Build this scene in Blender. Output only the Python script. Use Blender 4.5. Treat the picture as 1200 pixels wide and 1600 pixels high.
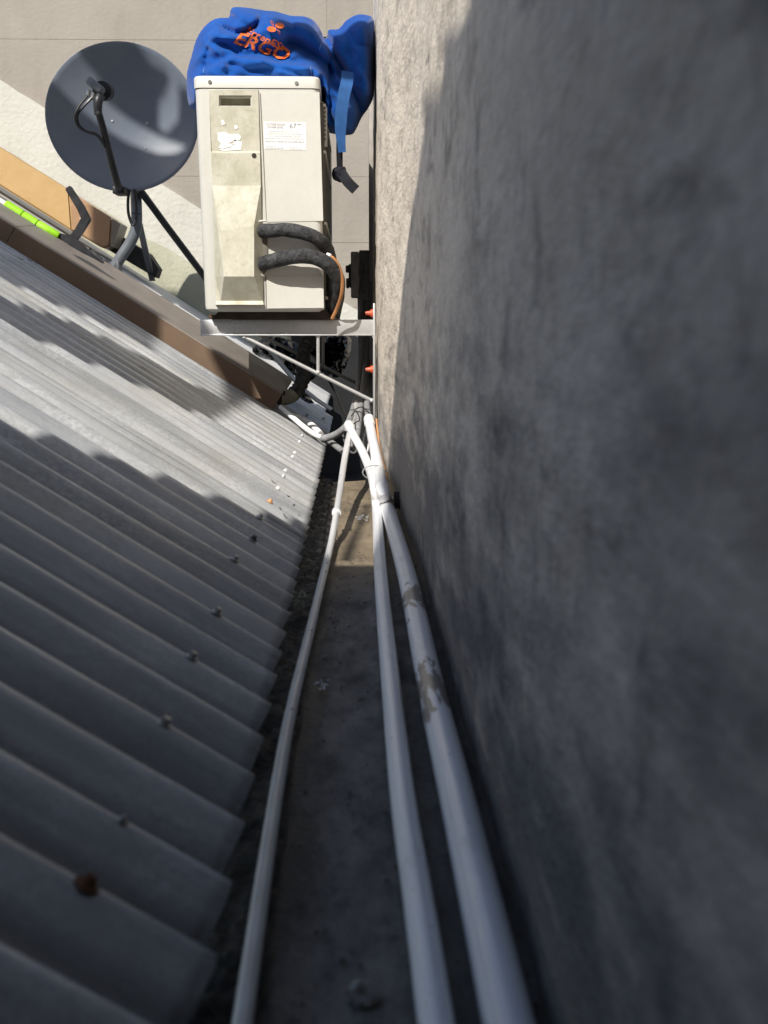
import bpy, bmesh, math, random
from mathutils import Vector, Matrix, noise
random.seed(7)
R = math.radians
for o in list(bpy.data.objects):
    bpy.data.objects.remove(o)
scene = bpy.context.scene
COL = scene.collection

# ------------------------------------------------------------------ camera, sky, sun, exposure
F = 1800.0                      # focal length in pixels of a 1200x1600 frame
PITCH = math.atan(295.0 / F)
YAW = math.atan(48.0 / F * math.cos(PITCH))
cam_data = bpy.data.cameras.new('camera')
cam_data.sensor_fit = 'VERTICAL'; cam_data.sensor_height = 36.0; cam_data.sensor_width = 27.0
cam_data.lens = F / 1600.0 * 36.0
cam_data.clip_start = 0.02; cam_data.clip_end = 500
cam_data.dof.use_dof = True; cam_data.dof.focus_distance = 2.9; cam_data.dof.aperture_fstop = 10.0
cam = bpy.data.objects.new('camera', cam_data); COL.objects.link(cam)
cam.rotation_euler = (math.pi / 2 - PITCH, 0, -YAW)
scene.camera = cam
SUN = Vector((0.48, 1.0, -1.05)).normalized()       # the way the light travels
world = bpy.data.worlds.new('World'); scene.world = world; world.use_nodes = True
wn = world.node_tree.nodes; wl = world.node_tree.links
sky = wn.new('ShaderNodeTexSky'); sky.sky_type = 'NISHITA'; sky.sun_disc = False
sky.sun_elevation = math.asin(-SUN.z); sky.sun_rotation = math.atan2(-SUN.x, -SUN.y)
bg = wn['Background']; bg.inputs['Strength'].default_value = 0.15
wl.new(sky.outputs[0], bg.inputs['Color'])
sd = bpy.data.lights.new('sun', 'SUN'); sd.energy = 5.0; sd.angle = R(0.35); sd.color = (1.0, 0.955, 0.88)
so = bpy.data.objects.new('sun', sd); COL.objects.link(so)
so.rotation_euler = SUN.to_track_quat('-Z', 'Y').to_euler(); so.location = (-2, -5, 6)
vs = scene.view_settings
vs.view_transform = 'Standard'; vs.look = 'None'; vs.gamma = 1.0; vs.exposure = 0.12; vs.use_curve_mapping = False

# ------------------------------------------------------------------ survey helpers (pixel of the photo -> point of the place)
FWD = Vector((math.sin(YAW) * math.cos(PITCH), math.cos(YAW) * math.cos(PITCH), -math.sin(PITCH)))
RGT = Vector((math.cos(YAW), -math.sin(YAW), 0)); UPV = RGT.cross(FWD)
def ray(u, v): return FWD + RGT * ((u - 600) / F) + UPV * ((800 - v) / F)
def atY(u, v, y):
    d = ray(u, v); return d * (y / d.y)
def atZ(u, v, z):
    d = ray(u, v); return d * (z / d.z)
TH = R(32.3); XE, ZE = -0.069, -0.308              # roof pitch and the crest line of its eave
SLOPE = Vector((-math.cos(TH), 0, math.sin(TH))); NRM = Vector((math.sin(TH), 0, math.cos(TH)))
def roofpt(s, y, n=0.0): return Vector((XE, y, ZE)) + SLOPE * s + NRM * n
def atRoof(u, v, n=0.0):
    d = ray(u, v); return d * ((NRM.dot(Vector((XE, 0, ZE))) + n) / NRM.dot(d))
def sstep(a, b, x):
    t = min(1.0, max(0.0, (x - a) / (b - a))); return t * t * (3 - 2 * t)
def wallX(y): return 0.102 - 0.045 * sstep(1.85, 2.65, y)

# ------------------------------------------------------------------ materials
MATS = {}
class NT:
    def __init__(self, m):
        self.t = m.node_tree; self.n = self.t.nodes; self.l = self.t.links
        self.bsdf = self.n['Principled BSDF']
        self.co = self.n.new('ShaderNodeTexCoord').outputs['Object']
    def mapped(self, sc=(1, 1, 1), rot=(0, 0, 0), loc=(0, 0, 0)):
        m = self.n.new('ShaderNodeMapping'); self.l.new(self.co, m.inputs[0])
        m.inputs['Scale'].default_value = sc; m.inputs['Rotation'].default_value = rot; m.inputs['Location'].default_value = loc
        return m.outputs[0]
    def noise(self, scale, detail=5, rough=.55, sc=(1, 1, 1), rot=(0, 0, 0), loc=(0, 0, 0), dist=0.0):
        t = self.n.new('ShaderNodeTexNoise'); self.l.new(self.mapped(sc, rot, loc), t.inputs['Vector'])
        t.inputs['Scale'].default_value = scale; t.inputs['Detail'].default_value = detail
        t.inputs['Roughness'].default_value = rough; t.inputs['Distortion'].default_value = dist
        return t.outputs['Fac']
    def voro(self, scale, sc=(1, 1, 1), feature='F1', out='Distance'):
        t = self.n.new('ShaderNodeTexVoronoi'); t.feature = feature
        self.l.new(self.mapped(sc), t.inputs['Vector']); t.inputs['Scale'].default_value = scale
        return t.outputs[out]
    def ramp(self, fac, stops):
        r = self.n.new('ShaderNodeValToRGB'); self.l.new(fac, r.inputs[0])
        e = r.color_ramp.elements
        while len(e) < len(stops): e.new(0.5)
        for el, (p, c) in zip(e, stops):
            el.position = p
            if not isinstance(c, (tuple, list)): c = (c, c, c)
            el.color = (*c[:3], 1)
        return r.outputs[0]
    def mix(self, fac, a, b, mode='MIX'):
        m = self.n.new('ShaderNodeMix'); m.data_type = 'RGBA'; m.blend_type = mode
        for k, v in ((0, fac), (6, a), (7, b)):
            if hasattr(v, 'links'): self.l.new(v, m.inputs[k])
            elif k == 0: m.inputs[0].default_value = v
            else: m.inputs[k].default_value = (*v[:3], 1)
        return m.outputs[2]
    def math(self, op, a, b=0.0):
        m = self.n.new('ShaderNodeMath'); m.operation = op
        for k, v in ((0, a), (1, b)):
            if hasattr(v, 'links'): self.l.new(v, m.inputs[k])
            else: m.inputs[k].default_value = v
        return m.outputs[0]
    def sepz(self):
        s = self.n.new('ShaderNodeSeparateXYZ'); self.l.new(self.co, s.inputs[0]); return s.outputs
    def color(self, c):
        if hasattr(c, 'links'): self.l.new(c, self.bsdf.inputs['Base Color'])
        else: self.bsdf.inputs['Base Color'].default_value = (*c, 1)
    def rough(self, r):
        if hasattr(r, 'links'): self.l.new(r, self.bsdf.inputs['Roughness'])
        else: self.bsdf.inputs['Roughness'].default_value = r
    def bump(self, h, strength=.3, dist=.002):
        b = self.n.new('ShaderNodeBump'); self.l.new(h, b.inputs['Height'])
        b.inputs['Strength'].default_value = strength; b.inputs['Distance'].default_value = dist
        self.l.new(b.outputs[0], self.bsdf.inputs['Normal'])
def newmat(name, color=(.5, .5, .5), rough=.6, metal=0.0, spec=.5):
    m = bpy.data.materials.new(name); m.use_nodes = True; MATS[name] = m
    t = NT(m); t.color(color); t.rough(rough)
    t.bsdf.inputs['Metallic'].default_value = metal
    t.bsdf.inputs['Specular IOR Level'].default_value = spec
    return t
def simple(name, c, rough=.55, metal=0.0, spec=.5, var=.18, scale=30, bump=.15, dist=.0006):
    """one colour with a little grime and grain, so nothing is perfectly flat"""
    t = newmat(name, c, rough, metal, spec)
    n = t.noise(scale, 6)
    t.color(t.mix(t.ramp(n, [(.3, 0.0), (.7, 1.0)]), tuple(x * (1 - var) for x in c), tuple(min(1, x * (1 + var)) for x in c)))
    t.rough(t.ramp(t.noise(scale * .6, 4, loc=(3, 1, 2)), [(.3, max(.05, rough - .08)), (.7, min(1, rough + .1))]))
    if bump: t.bump(t.noise(scale * 8, 4), bump, dist)
    return t

# side wall: old cement render, dirty and streaked
t = newmat('side_render', rough=.9, spec=.25)
fine = t.noise(95, 9, .65, sc=(1, .3, .8)); big = t.noise(9, 6, .6, sc=(1, .3, .8)); streak = t.noise(24, 7, .66, sc=(1, .30, .62), loc=(2, 5, 1), dist=.5); blot = t.noise(30, 4, .6, sc=(1, .30, .8), loc=(9, 2, 4), dist=.15)
c = t.mix(t.ramp(big, [(.3, 0), (.72, 1)]), (.70, .605, .49), (.90, .80, .665))
c = t.mix(t.ramp(streak, [(.52, 0), (.78, .5)]), c, (.35, .27, .205))
c = t.mix(t.math('MULTIPLY', t.ramp(blot, [(.52, 0), (.74, .95)]), t.ramp(t.noise(5, 4, .6, sc=(1, .5, 1), loc=(4, 1, 8)), [(.38, .12), (.62, 1)])), c, (.12, .105, .098))
c = t.mix(t.ramp(fine, [(.3, .25), (.58, 0)]), c, (.27, .24, .21))
c = t.mix(t.ramp(t.noise(22, 5, .66, sc=(1, .8, .42), loc=(1, 3, 5)), [(.57, 0), (.70, .6)]), c, (.17, .145, .125))
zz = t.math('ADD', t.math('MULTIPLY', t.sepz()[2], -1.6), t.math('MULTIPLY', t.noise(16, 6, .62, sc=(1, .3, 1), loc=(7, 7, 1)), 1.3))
c = t.mix(t.ramp(t.math('ADD', zz, .8), [(.52, 0), (.92, .80)]), c, (.125, .125, .13))  # shade towards the wall foot put into the colour, ragged by noise
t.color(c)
hgt = t.math('ADD', t.math('MULTIPLY', t.noise(120, 7, .6, sc=(1, .45, 1)), .7), t.math('MULTIPLY', t.noise(34, 4, sc=(1, .35, 1)), 1.0))
t.bump(hgt, .75, .0055)
# back wall paint
def painted(name, a, b, streakc, bstr=.35):
    t = newmat(name, a, .85, 0, .3)
    c = t.mix(t.ramp(t.noise(3.2, 6, .6), [(.3, 0), (.7, 1)]), a, b)
    c = t.mix(t.ramp(t.noise(11, 5, .6, sc=(1, 1, .25)), [(.52, 0), (.75, .35)]), c, streakc)
    c = t.mix(t.ramp(t.noise(160, 3), [(.62, 0), (.75, .3)]), c, streakc)
    t.color(c)
    t.bump(t.math('ADD', t.noise(60, 7, .6), t.math('MULTIPLY', t.noise(9, 3), .8)), bstr, .006)
    return t
painted('back_paint', (.315, .286, .245), (.372, .337, .292), (.245, .218, .188))
painted('cream_paint', (.56, .55, .49), (.635, .62, .56), (.44, .43, .37), .6)
painted('khaki_cement', (.36, .36, .27), (.46, .45, .35), (.22, .22, .17), .7)
painted('joint_mortar', (.29, .262, .226), (.32, .29, .252), (.25, .223, .195))
# galvanised roof: chalky weathered zinc with spangle
def zinc(name, a, b, warm, rough=.5, metal=.35, y_root=None):
    t = newmat(name, a, rough, metal, .5)
    sp = t.voro(260, feature='F1', out='Color'); sep = t.n.new('ShaderNodeSeparateColor'); t.l.new(sp, sep.inputs[0])
    c = t.mix(t.ramp(t.noise(5, 6, .6, sc=(.5, 2.2, .5)), [(.32, 0), (.68, 1)]), a, b)
    c = t.mix(t.math('MULTIPLY', sep.outputs[0], t.ramp(t.noise(7, 4, .6), [(.42, .05), (.66, .55)])), c, tuple(min(1, x * 1.5) for x in b))
    c = t.mix(t.ramp(t.noise(3.0, 6, .65), [(.45, 0), (.70, .75)]), c, warm)
    c = t.mix(t.ramp(t.noise(34, 6, .7, sc=(.35, 1.8, .35)), [(.58, 0), (.78, .4)]), c, tuple(x * .6 for x in a))
    c = t.mix(t.ramp(t.noise(26, 3, .7, sc=(.05, 1, .05)), [(.44, 0), (.62, .42)]), c, tuple(x * .55 for x in a))
    if y_root is not None:      # grime along the troughs, widened to paint shade on the flanks
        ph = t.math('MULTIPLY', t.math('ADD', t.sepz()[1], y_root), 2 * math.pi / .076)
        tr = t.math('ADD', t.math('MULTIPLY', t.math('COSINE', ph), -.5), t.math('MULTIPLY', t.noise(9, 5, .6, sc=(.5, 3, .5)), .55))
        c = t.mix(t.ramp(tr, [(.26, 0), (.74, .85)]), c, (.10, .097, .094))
    t.color(c)
    t.rough(t.ramp(t.noise(12, 6, .7, sc=(.5, 2, .5)), [(.3, rough - .08), (.7, rough + .14)]))
    t.bsdf.inputs['Specular IOR Level'].default_value = .8
    t.bump(t.math('ADD', t.math('MULTIPLY', t.noise(160, 3), .2), t.math('MULTIPLY', t.noise(14, 3), 1.2)), .08, .0015)
    return t
Y0_ = atZ(347, 1500, ZE).y
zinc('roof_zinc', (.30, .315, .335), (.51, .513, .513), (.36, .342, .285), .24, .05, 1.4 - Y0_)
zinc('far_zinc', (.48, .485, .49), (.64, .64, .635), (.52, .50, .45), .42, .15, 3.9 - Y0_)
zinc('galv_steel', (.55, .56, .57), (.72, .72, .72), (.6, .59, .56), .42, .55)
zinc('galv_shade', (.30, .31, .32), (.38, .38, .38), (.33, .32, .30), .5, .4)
# gutter floor: cement slab, shade painted on the near part, damp and tar along the roof side
t = newmat('gutter_cement', rough=.85, spec=.3)
c = t.mix(t.ramp(t.noise(16, 7, .65, sc=(1, .4, 1)), [(.32, 0), (.68, 1)]), (.155, .122, .082), (.29, .232, .155))
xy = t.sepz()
near = t.ramp(t.math('ADD', t.math('MULTIPLY', xy[1], .5), t.math('MULTIPLY', t.noise(6, 4), .14)), [(.28, 1), (.40, 0)])  # shaded stretch of the floor put into the colour as a darker tone
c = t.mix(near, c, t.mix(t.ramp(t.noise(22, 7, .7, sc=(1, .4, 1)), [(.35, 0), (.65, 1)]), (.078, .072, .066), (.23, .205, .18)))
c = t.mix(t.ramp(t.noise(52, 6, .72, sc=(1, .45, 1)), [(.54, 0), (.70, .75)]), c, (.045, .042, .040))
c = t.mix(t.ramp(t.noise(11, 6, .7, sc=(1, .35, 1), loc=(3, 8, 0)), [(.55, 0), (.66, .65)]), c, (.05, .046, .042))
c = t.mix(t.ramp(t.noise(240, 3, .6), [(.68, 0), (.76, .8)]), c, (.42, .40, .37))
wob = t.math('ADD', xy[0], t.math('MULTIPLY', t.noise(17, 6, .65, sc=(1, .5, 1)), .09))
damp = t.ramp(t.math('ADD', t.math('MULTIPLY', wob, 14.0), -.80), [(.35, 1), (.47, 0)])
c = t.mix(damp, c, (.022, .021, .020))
splat = t.noise(60, 4, .6, loc=(4, 4, 4))
t.color(c); t.bump(t.math('ADD', t.noise(120, 7, .65), t.math('MULTIPLY', t.noise(20, 4), 1.0)), .6, .004)
t.rough(t.ramp(damp, [(0, .9), (1, .45)]))
t = newmat('bitumen', (.012, .012, .012), .5, 0, .5)
t.color(t.mix(t.ramp(t.noise(40, 7, .7), [(.5, 0), (.75, 1)]), (.005, .005, .0055), (.026, .025, .023)))
t.rough(t.ramp(t.noise(60, 5), [(.35, .3), (.65, .75)])); t.bump(t.math('ADD', t.noise(45, 7, .7), t.noise(160, 4)), 1.0, .01)
simple('black_wall', (.013, .013, .0145), .6, 0, .4, .3, 9, .3, .002)
# plastics, paints, cloth
def dirtyplastic(name, base, dirt, amount, rough=.42):
    t = newmat(name, base, rough, 0, .45)
    n1 = t.ramp(t.noise(18, 7, .68, sc=(1, 1, .6)), [(.40, 0), (.66, amount)])
    n2 = t.ramp(t.noise(75, 5, .7), [(.5, 0), (.72, amount * .7)])
    c = t.mix(n1, base, dirt); c = t.mix(n2, c, tuple(x * .8 for x in dirt))
    t.color(c); t.rough(t.ramp(t.noise(25, 5), [(.3, rough - .08), (.7, rough + .2)]))
    t.bump(t.noise(260, 3), .05, .0006); return t
dirtyplastic('ac_cream', (.635, .62, .565), (.54, .52, .45), .2)
dirtyplastic('ac_cover', (.60, .575, .475), (.40, .38, .26), .7, .5)
dirtyplastic('ac_slope', (.56, .56, .38), (.40, .41, .22), .8, .6)
simple('ac_line', (.16, .145, .12), .7)
simple('coil_fin', (.14, .13, .115), .5, .4)
simple('paper_white', (.83, .82, .79), .7, 0, .3, .05)
simple('ink', (.22, .22, .24), .8, 0, .2, .1)
simple('ink_pale', (.50, .50, .50), .8, 0, .2, .1)
simple('steel_screw', (.38, .37, .35), .38, .8)
simple('rust', (.15, .075, .04), .85, .2, .3, .45, 70, .5, .002)
simple('rust_dark', (.055, .042, .033), .8, .2, .3, .4, 60, .5, .002)
t = newmat('foam_black', (.03, .03, .031), .8, 0, .3)
wv = t.n.new('ShaderNodeTexVoronoi'); wv.feature = 'DISTANCE_TO_EDGE'; wv.inputs['Scale'].default_value = 34
nz = t.n.new('ShaderNodeTexNoise'); nz.inputs['Scale'].default_value = 45; nz.inputs['Detail'].default_value = 6; t.l.new(t.co, nz.inputs['Vector'])
dsp = t.n.new('ShaderNodeVectorMath'); dsp.operation = 'MULTIPLY_ADD'; t.l.new(nz.outputs['Color'], dsp.inputs[0]); dsp.inputs[1].default_value = (.05, .05, .05); t.l.new(t.co, dsp.inputs[2]); t.l.new(dsp.outputs[0], wv.inputs['Vector'])
cr = wv.outputs['Distance']
t.color(t.mix(t.ramp(cr, [(.0, .8), (.03, 0)]), t.mix(t.ramp(t.noise(60, 5), [(.35, 0), (.7, 1)]), (.028, .028, .030), (.085, .085, .088)), (.008, .008, .008)))
t.bump(t.math('ADD', t.ramp(cr, [(0, 0), (.07, 1)]), t.noise(150, 5)), .6, .002)
simple('conduit_grey', (.29, .29, .295), .55, 0, .4, .2, 60)
simple('copper_sheath', (.42, .19, .075), .5, 0, .4, .2)
simple('black_plastic', (.018, .018, .021), .42, 0, .5, .3, 60)
simple('switch_grey', (.26, .26, .265), .55, 0, .4, .25, 60)
simple('conduit_dark', (.12, .12, .125), .6)
simple('charcoal_box', (.05, .05, .053), .55, 0, .4, .25, 60)
simple('brown_trunking', (.34, .31, .28), .6)
t = newmat('dish_paint', (.060, .068, .080), .42, 0, .5)
t.color(t.mix(t.ramp(t.noise(6, 5, .6), [(.3, 0), (.7, 1)]), (.115, .14, .185), (.165, .185, .215)))
t.rough(t.ramp(t.noise(9, 5), [(.3, .30), (.7, .42)])); t.bump(t.noise(300, 3), .05, .0005)
simple('pole_grey', (.13, .142, .16), .42, .1, .5, .15)
simple('plug_orange', (.62, .10, .035), .5, 0, .4, .2)
simple('grip_green', (.32, .68, .02), .5, 0, .4, .12, 60)
simple('flash_brown', (.168, .112, .074), .5, 0, .4, .12, 14, .12, .001)
simple('flash_top', (.235, .205, .178), .5, 0, .4, .14, 14, .12, .001)
simple('khaki_pipe', (.22, .215, .17), .6, 0, .4, .25, 50, .4, .002)
simple('timber_dark', (.05, .048, .047), .75, 0, .3, .3, 40, .4, .002)
simple('rubber', (.02, .02, .02), .8)
def card(name, a, b, gloss=.8, tape=False):
    t = newmat(name, a, gloss, 0, .4)
    c = t.mix(t.ramp(t.noise(9, 6, .6), [(.3, 0), (.7, 1)]), a, b)
    if tape: c = t.mix(t.ramp(t.noise(46, 6, .7, sc=(.45, 1, 1), rot=(0, .5, 0)), [(.62, 0), (.74, .8)]), c, (.78, .72, .66))
    t.color(c); t.bump(t.noise(40, 5), .35, .004); return t
card('card_orange', (.50, .325, .14), (.58, .39, .185))
card('card_taped', (.36, .215, .12), (.48, .30, .18), .3, True)
card('card_end', (.22, .18, .14), (.30, .26, .21), .5, True)
t = newmat('bag_blue', (.03, .13, .50), .95, 0, .08)
w = t.noise(14, 6, .6)
t.color(t.mix(t.ramp(w, [(.3, 0), (.7, 1)]), (.007, .062, .29), (.012, .095, .39)))
t.bsdf.inputs['Sheen Weight'].default_value = .15
t.bump(t.math('ADD', t.math('MULTIPLY', t.noise(620, 2), .6), t.math('MULTIPLY', t.noise(22, 6, .6, dist=.8), 1.8)), .3, .004)
simple('strap_blue', (.028, .105, .30), .75, 0, .3, .15, 60, .4, .001)
simple('strap_dark', (.005, .006, .012), .7, 0, .3, .2, 60)
simple('seam_pale', (.20, .32, .62), .8)
t = newmat('print_orange', (.80, .17, .035), .75, 0, .3)
t.color(t.mix(t.ramp(t.noise(70, 6, .7), [(.60, 0), (.74, .75)]), (.80, .165, .035), (.10, .17, .50)))
simple('print_pale', (.80, .50, .42), .75)
# white pipe insulation with scuffs
def pipewhite(name, base=(.86, .86, .86), scuffs=()):
    t = newmat(name, base, .3, 0, .5); t.bsdf.inputs['Coat Weight'].default_value = .5; t.bsdf.inputs['Coat Roughness'].default_value = .22
    c = t.mix(t.ramp(t.noise(14, 6, .65, sc=(1, .4, 1)), [(.40, 0), (.72, .45)]), base, tuple(x * .82 for x in base))
    c = t.mix(t.ramp(t.noise(36, 6, .7, sc=(1, .25, 1)), [(.60, 0), (.75, .4)]), c, (.34, .32, .29))
    if scuffs:      # stretches where the skin is rubbed through
        y = t.sepz()[1]; w_ = None
        for y0, hw, k in scuffs:
            m = t.math('MULTIPLY', t.math('MAXIMUM', t.math('SUBTRACT', 1.0, t.math('DIVIDE', t.math('ABSOLUTE', t.math('SUBTRACT', y, y0)), hw)), 0.0), k)
            w_ = m if w_ is None else t.math('ADD', w_, m)
        n = t.math('ADD', t.noise(34, 5, .62, sc=(2.6, .5, 2.6), loc=(.3, .17, .2), dist=.5), w_)
        m = t.ramp(n, [(.735, 0), (.765, 1)])
        c = t.mix(m, c, t.mix(t.noise(120, 4), (.15, .13, .115), (.30, .26, .23)))
    c = t.mix(t.ramp(t.noise(190, 3), [(.68, 0), (.74, .8)]), c, (.10, .09, .08))
    t.color(c); t.rough(t.ramp(t.noise(30, 5), [(.3, .28), (.7, .5)])); t.bump(t.noise(60, 5), .12, .001)
YRP = atZ(673, 1072, -.347).y
pipewhite('pipe_white'); pipewhite('pipe_grey', (.64, .635, .63)); pipewhite('pipe_scuffed', (.84, .84, .85), [(1.05 - YRP, .13, .42), (1.40 - YRP, .17, .33)])
t = newmat('plastic_sheet', (.012, .013, .014), .22, 0, .5); t.bump(t.noise(60, 6, .6), .5, .004)
simple('pebble_stone', (.30, .28, .25), .9, 0, .3, .3, 200, .5, .002)
simple('leaf_brown', (.075, .06, .045), .8)
simple('splat_white', (.62, .64, .66), .8)
simple('blocker_brick', (.16, .13, .11), .9, 0, .3, .3, 9, .4, .004)
simple('cable_orange', (.60, .30, .12), .6)

# ------------------------------------------------------------------ mesh helpers
LOC = {}
def tag(o, label=None, cat=None, group=None, kind=None):
    if label: o['label'] = label
    if cat: o['category'] = cat
    if group: o['group'] = group
    if kind: o['kind'] = kind
    return o
def empty(name, loc, label=None, cat=None, group=None):
    o = bpy.data.objects.new(name, None); COL.objects.link(o); o.location = loc; o.empty_display_size = .05
    LOC[o.name] = Vector(loc); return tag(o, label, cat, group)
def obj(name, bm, mat, parent=None, smooth=True, sharp=35):
    """bm holds world coordinates; the part is stored relative to its thing"""
    off = Vector((0, 0, 0))
    if parent is not None: off = LOC[parent.name]
    else:
        vsx = [v.co for v in bm.verts]
        off = Vector((sum(v.x for v in vsx) / len(vsx), sum(v.y for v in vsx) / len(vsx), min(v.z for v in vsx)))
    for v in bm.verts: v.co -= off
    bmesh.ops.recalc_face_normals(bm, faces=bm.faces)
    if smooth:
        for f in bm.faces: f.smooth = True
        for e in bm.edges:
            if len(e.link_faces) == 2 and e.calc_face_angle(0) > R(sharp): e.smooth = False
    me = bpy.data.meshes.new(name); bm.to_mesh(me); bm.free()
    mats = mat if isinstance(mat, list) else [mat]
    for m in mats: me.materials.append(MATS[m])
    o = bpy.data.objects.new(name, me); COL.objects.link(o)
    if parent is not None:
        o.parent = parent; LOC[o.name] = off
        if parent.type == 'MESH': pass
    else: o.location = off; LOC[o.name] = off
    return o
def box(bm, lo, hi, bev=0.0, mi=0, rot=None, seg=2):
    lo, hi = Vector(lo), Vector(hi); c = (lo + hi) / 2; d = hi - lo
    r = bmesh.ops.create_cube(bm, size=1.0)
    vs_ = r['verts']
    for v in vs_: v.co = Vector((v.co.x * d.x, v.co.y * d.y, v.co.z * d.z))
    fs = list({f for v in vs_ for f in v.link_faces})
    if bev:
        es = list({e for v in vs_ for e in v.link_edges})
        rr = bmesh.ops.bevel(bm, geom=es + vs_, offset=bev, segments=seg, affect='EDGES', profile=.5)
        vs_ = list({v for f in rr['faces'] for v in f.verts} | {v for v in vs_ if v.is_valid})
        fs = list({f for v in vs_ for f in v.link_faces})
    for v in vs_:
        if rot: v.co = rot @ v.co
        v.co += c
    for f in fs: f.material_index = mi
    return vs_
def prism(bm, pts, depth, mi=0):
    """polygon of points pushed through by the vector depth"""
    depth = Vector(depth); n = len(pts)
    a = [bm.verts.new(p) for p in pts]; b = [bm.verts.new(Vector(p) + depth) for p in pts]
    fs = [bm.faces.new(a), bm.faces.new(b[::-1])]
    for i in range(n): fs.append(bm.faces.new((a[i], b[i], b[(i + 1) % n], a[(i + 1) % n])))
    for f in fs: f.material_index = mi
    return fs
def smoothpath(pts, n=6):
    P = [Vector(p) for p in pts]
    if len(P) < 3: return P
    P = [P[0] * 2 - P[1]] + P + [P[-1] * 2 - P[-2]]; out = []
    for i in range(1, len(P) - 2):
        for k in range(n):
            t_ = k / n; a, b, c, d = P[i - 1], P[i], P[i + 1], P[i + 2]
            out.append(.5 * ((2 * b) + (c - a) * t_ + (2 * a - 5 * b + 4 * c - d) * t_ ** 2 + (3 * b - a - 3 * c + d) * t_ ** 3))
    out.append(P[-2]); return out
def tube(bm, pts, r, seg=14, n=6, mi=0, smooth=True, wob=0.0, ridge=None):
    P = smoothpath(pts, n) if smooth else [Vector(p) for p in pts]
    rs = r if callable(r) else (lambda s: r)
    L = [0.0]
    for a, b in zip(P, P[1:]): L.append(L[-1] + (b - a).length)
    prev = None; rings = []; nx = None
    for i, p in enumerate(P):
        tn = (P[min(i + 1, len(P) - 1)] - P[max(i - 1, 0)]).normalized()
        if nx is None:
            nx = tn.cross(Vector((0, 0, 1)));
            if nx.length < .1: nx = tn.cross(Vector((1, 0, 0)))
            nx.normalize()
        nx = (nx - tn * nx.dot(tn)).normalized(); ny = tn.cross(nx)
        ring = []
        for k in range(seg):
            a = 2 * math.pi * k / seg; rad = rs(L[i] / L[-1])
            if wob: rad *= 1 + wob * noise.noise(p * 40 + Vector((math.cos(a), math.sin(a), 0)) * .7)
            if ridge: rad *= 1 + ridge[0] * math.sin(L[i] * ridge[1])
            ring.append(bm.verts.new(p + nx * math.cos(a) * rad + ny * math.sin(a) * rad))
        rings.append(ring)
    for A, B in zip(rings, rings[1:]):
        for k in range(seg):
            f = bm.faces.new((A[k], A[(k + 1) % seg], B[(k + 1) % seg], B[k])); f.material_index = mi
    bm.faces.new(rings[0][::-1]).material_index = mi; bm.faces.new(rings[-1]).material_index = mi
def disc(bm, c, axis, r, h, seg=16, r2=None, mi=0):
    axis = Vector(axis).normalized(); q = axis.to_track_quat('Z', 'Y').to_matrix()
    a = [bm.verts.new(Vector(c) + q @ Vector((math.cos(2 * math.pi * k / seg) * r, math.sin(2 * math.pi * k / seg) * r, 0))) for k in range(seg)]
    rr = r if r2 is None else r2
    b = [bm.verts.new(Vector(c) + q @ Vector((math.cos(2 * math.pi * k / seg) * rr, math.sin(2 * math.pi * k / seg) * rr, h))) for k in range(seg)]
    fs = [bm.faces.new(a[::-1]), bm.faces.new(b)]
    for k in range(seg): fs.append(bm.faces.new((a[k], a[(k + 1) % seg], b[(k + 1) % seg], b[k])))
    for f in fs: f.material_index = mi
def ribbon(bm, pts, width, thick, wdir, n=6):
    P = smoothpath(pts, n); wdir = Vector(wdir).normalized(); rings = []
    for i, p in enumerate(P):
        tn = (P[min(i + 1, len(P) - 1)] - P[max(i - 1, 0)]).normalized()
        w = (wdir - tn * wdir.dot(tn)).normalized(); q = tn.cross(w)
        wd = width(i / (len(P) - 1)) if callable(width) else width
        rings.append([bm.verts.new(p + w * a * wd / 2 + q * b * thick / 2) for a, b in ((-1, -1), (1, -1), (1, 1), (-1, 1))])
    for A, B in zip(rings, rings[1:]):
        for k in range(4): bm.faces.new((A[k], A[(k + 1) % 4], B[(k + 1) % 4], B[k]))
    bm.faces.new(rings[0][::-1]); bm.faces.new(rings[-1])
def grid(bm, f, us, vs_, mi=0):
    V = [[bm.verts.new(f(a, b)) for b in vs_] for a in us]
    for i in range(len(us) - 1):
        for j in range(len(vs_) - 1):
            bm.faces.new((V[i][j], V[i + 1][j], V[i + 1][j + 1], V[i][j + 1])).material_index = mi
    return V
def lin(a, b, n): return [a + (b - a) * i / (n - 1) for i in range(n)]
def B(): return bmesh.new()
def text_mesh(s, size, bold=0.0):
    cu = bpy.data.curves.new('lettering', 'FONT'); cu.body = s; cu.size = size; cu.resolution_u = 2; cu.offset = bold
    o = bpy.data.objects.new('lettering', cu); COL.objects.link(o)
    dg = bpy.context.evaluated_depsgraph_get(); dg.update()
    m = bpy.data.meshes.new_from_object(o.evaluated_get(dg))
    vsx = [v.co.copy() for v in m.vertices]; fs = [tuple(p.vertices) for p in m.polygons]
    bpy.data.objects.remove(o); bpy.data.meshes.remove(m); bpy.data.curves.remove(cu)
    return vsx, fs

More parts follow.
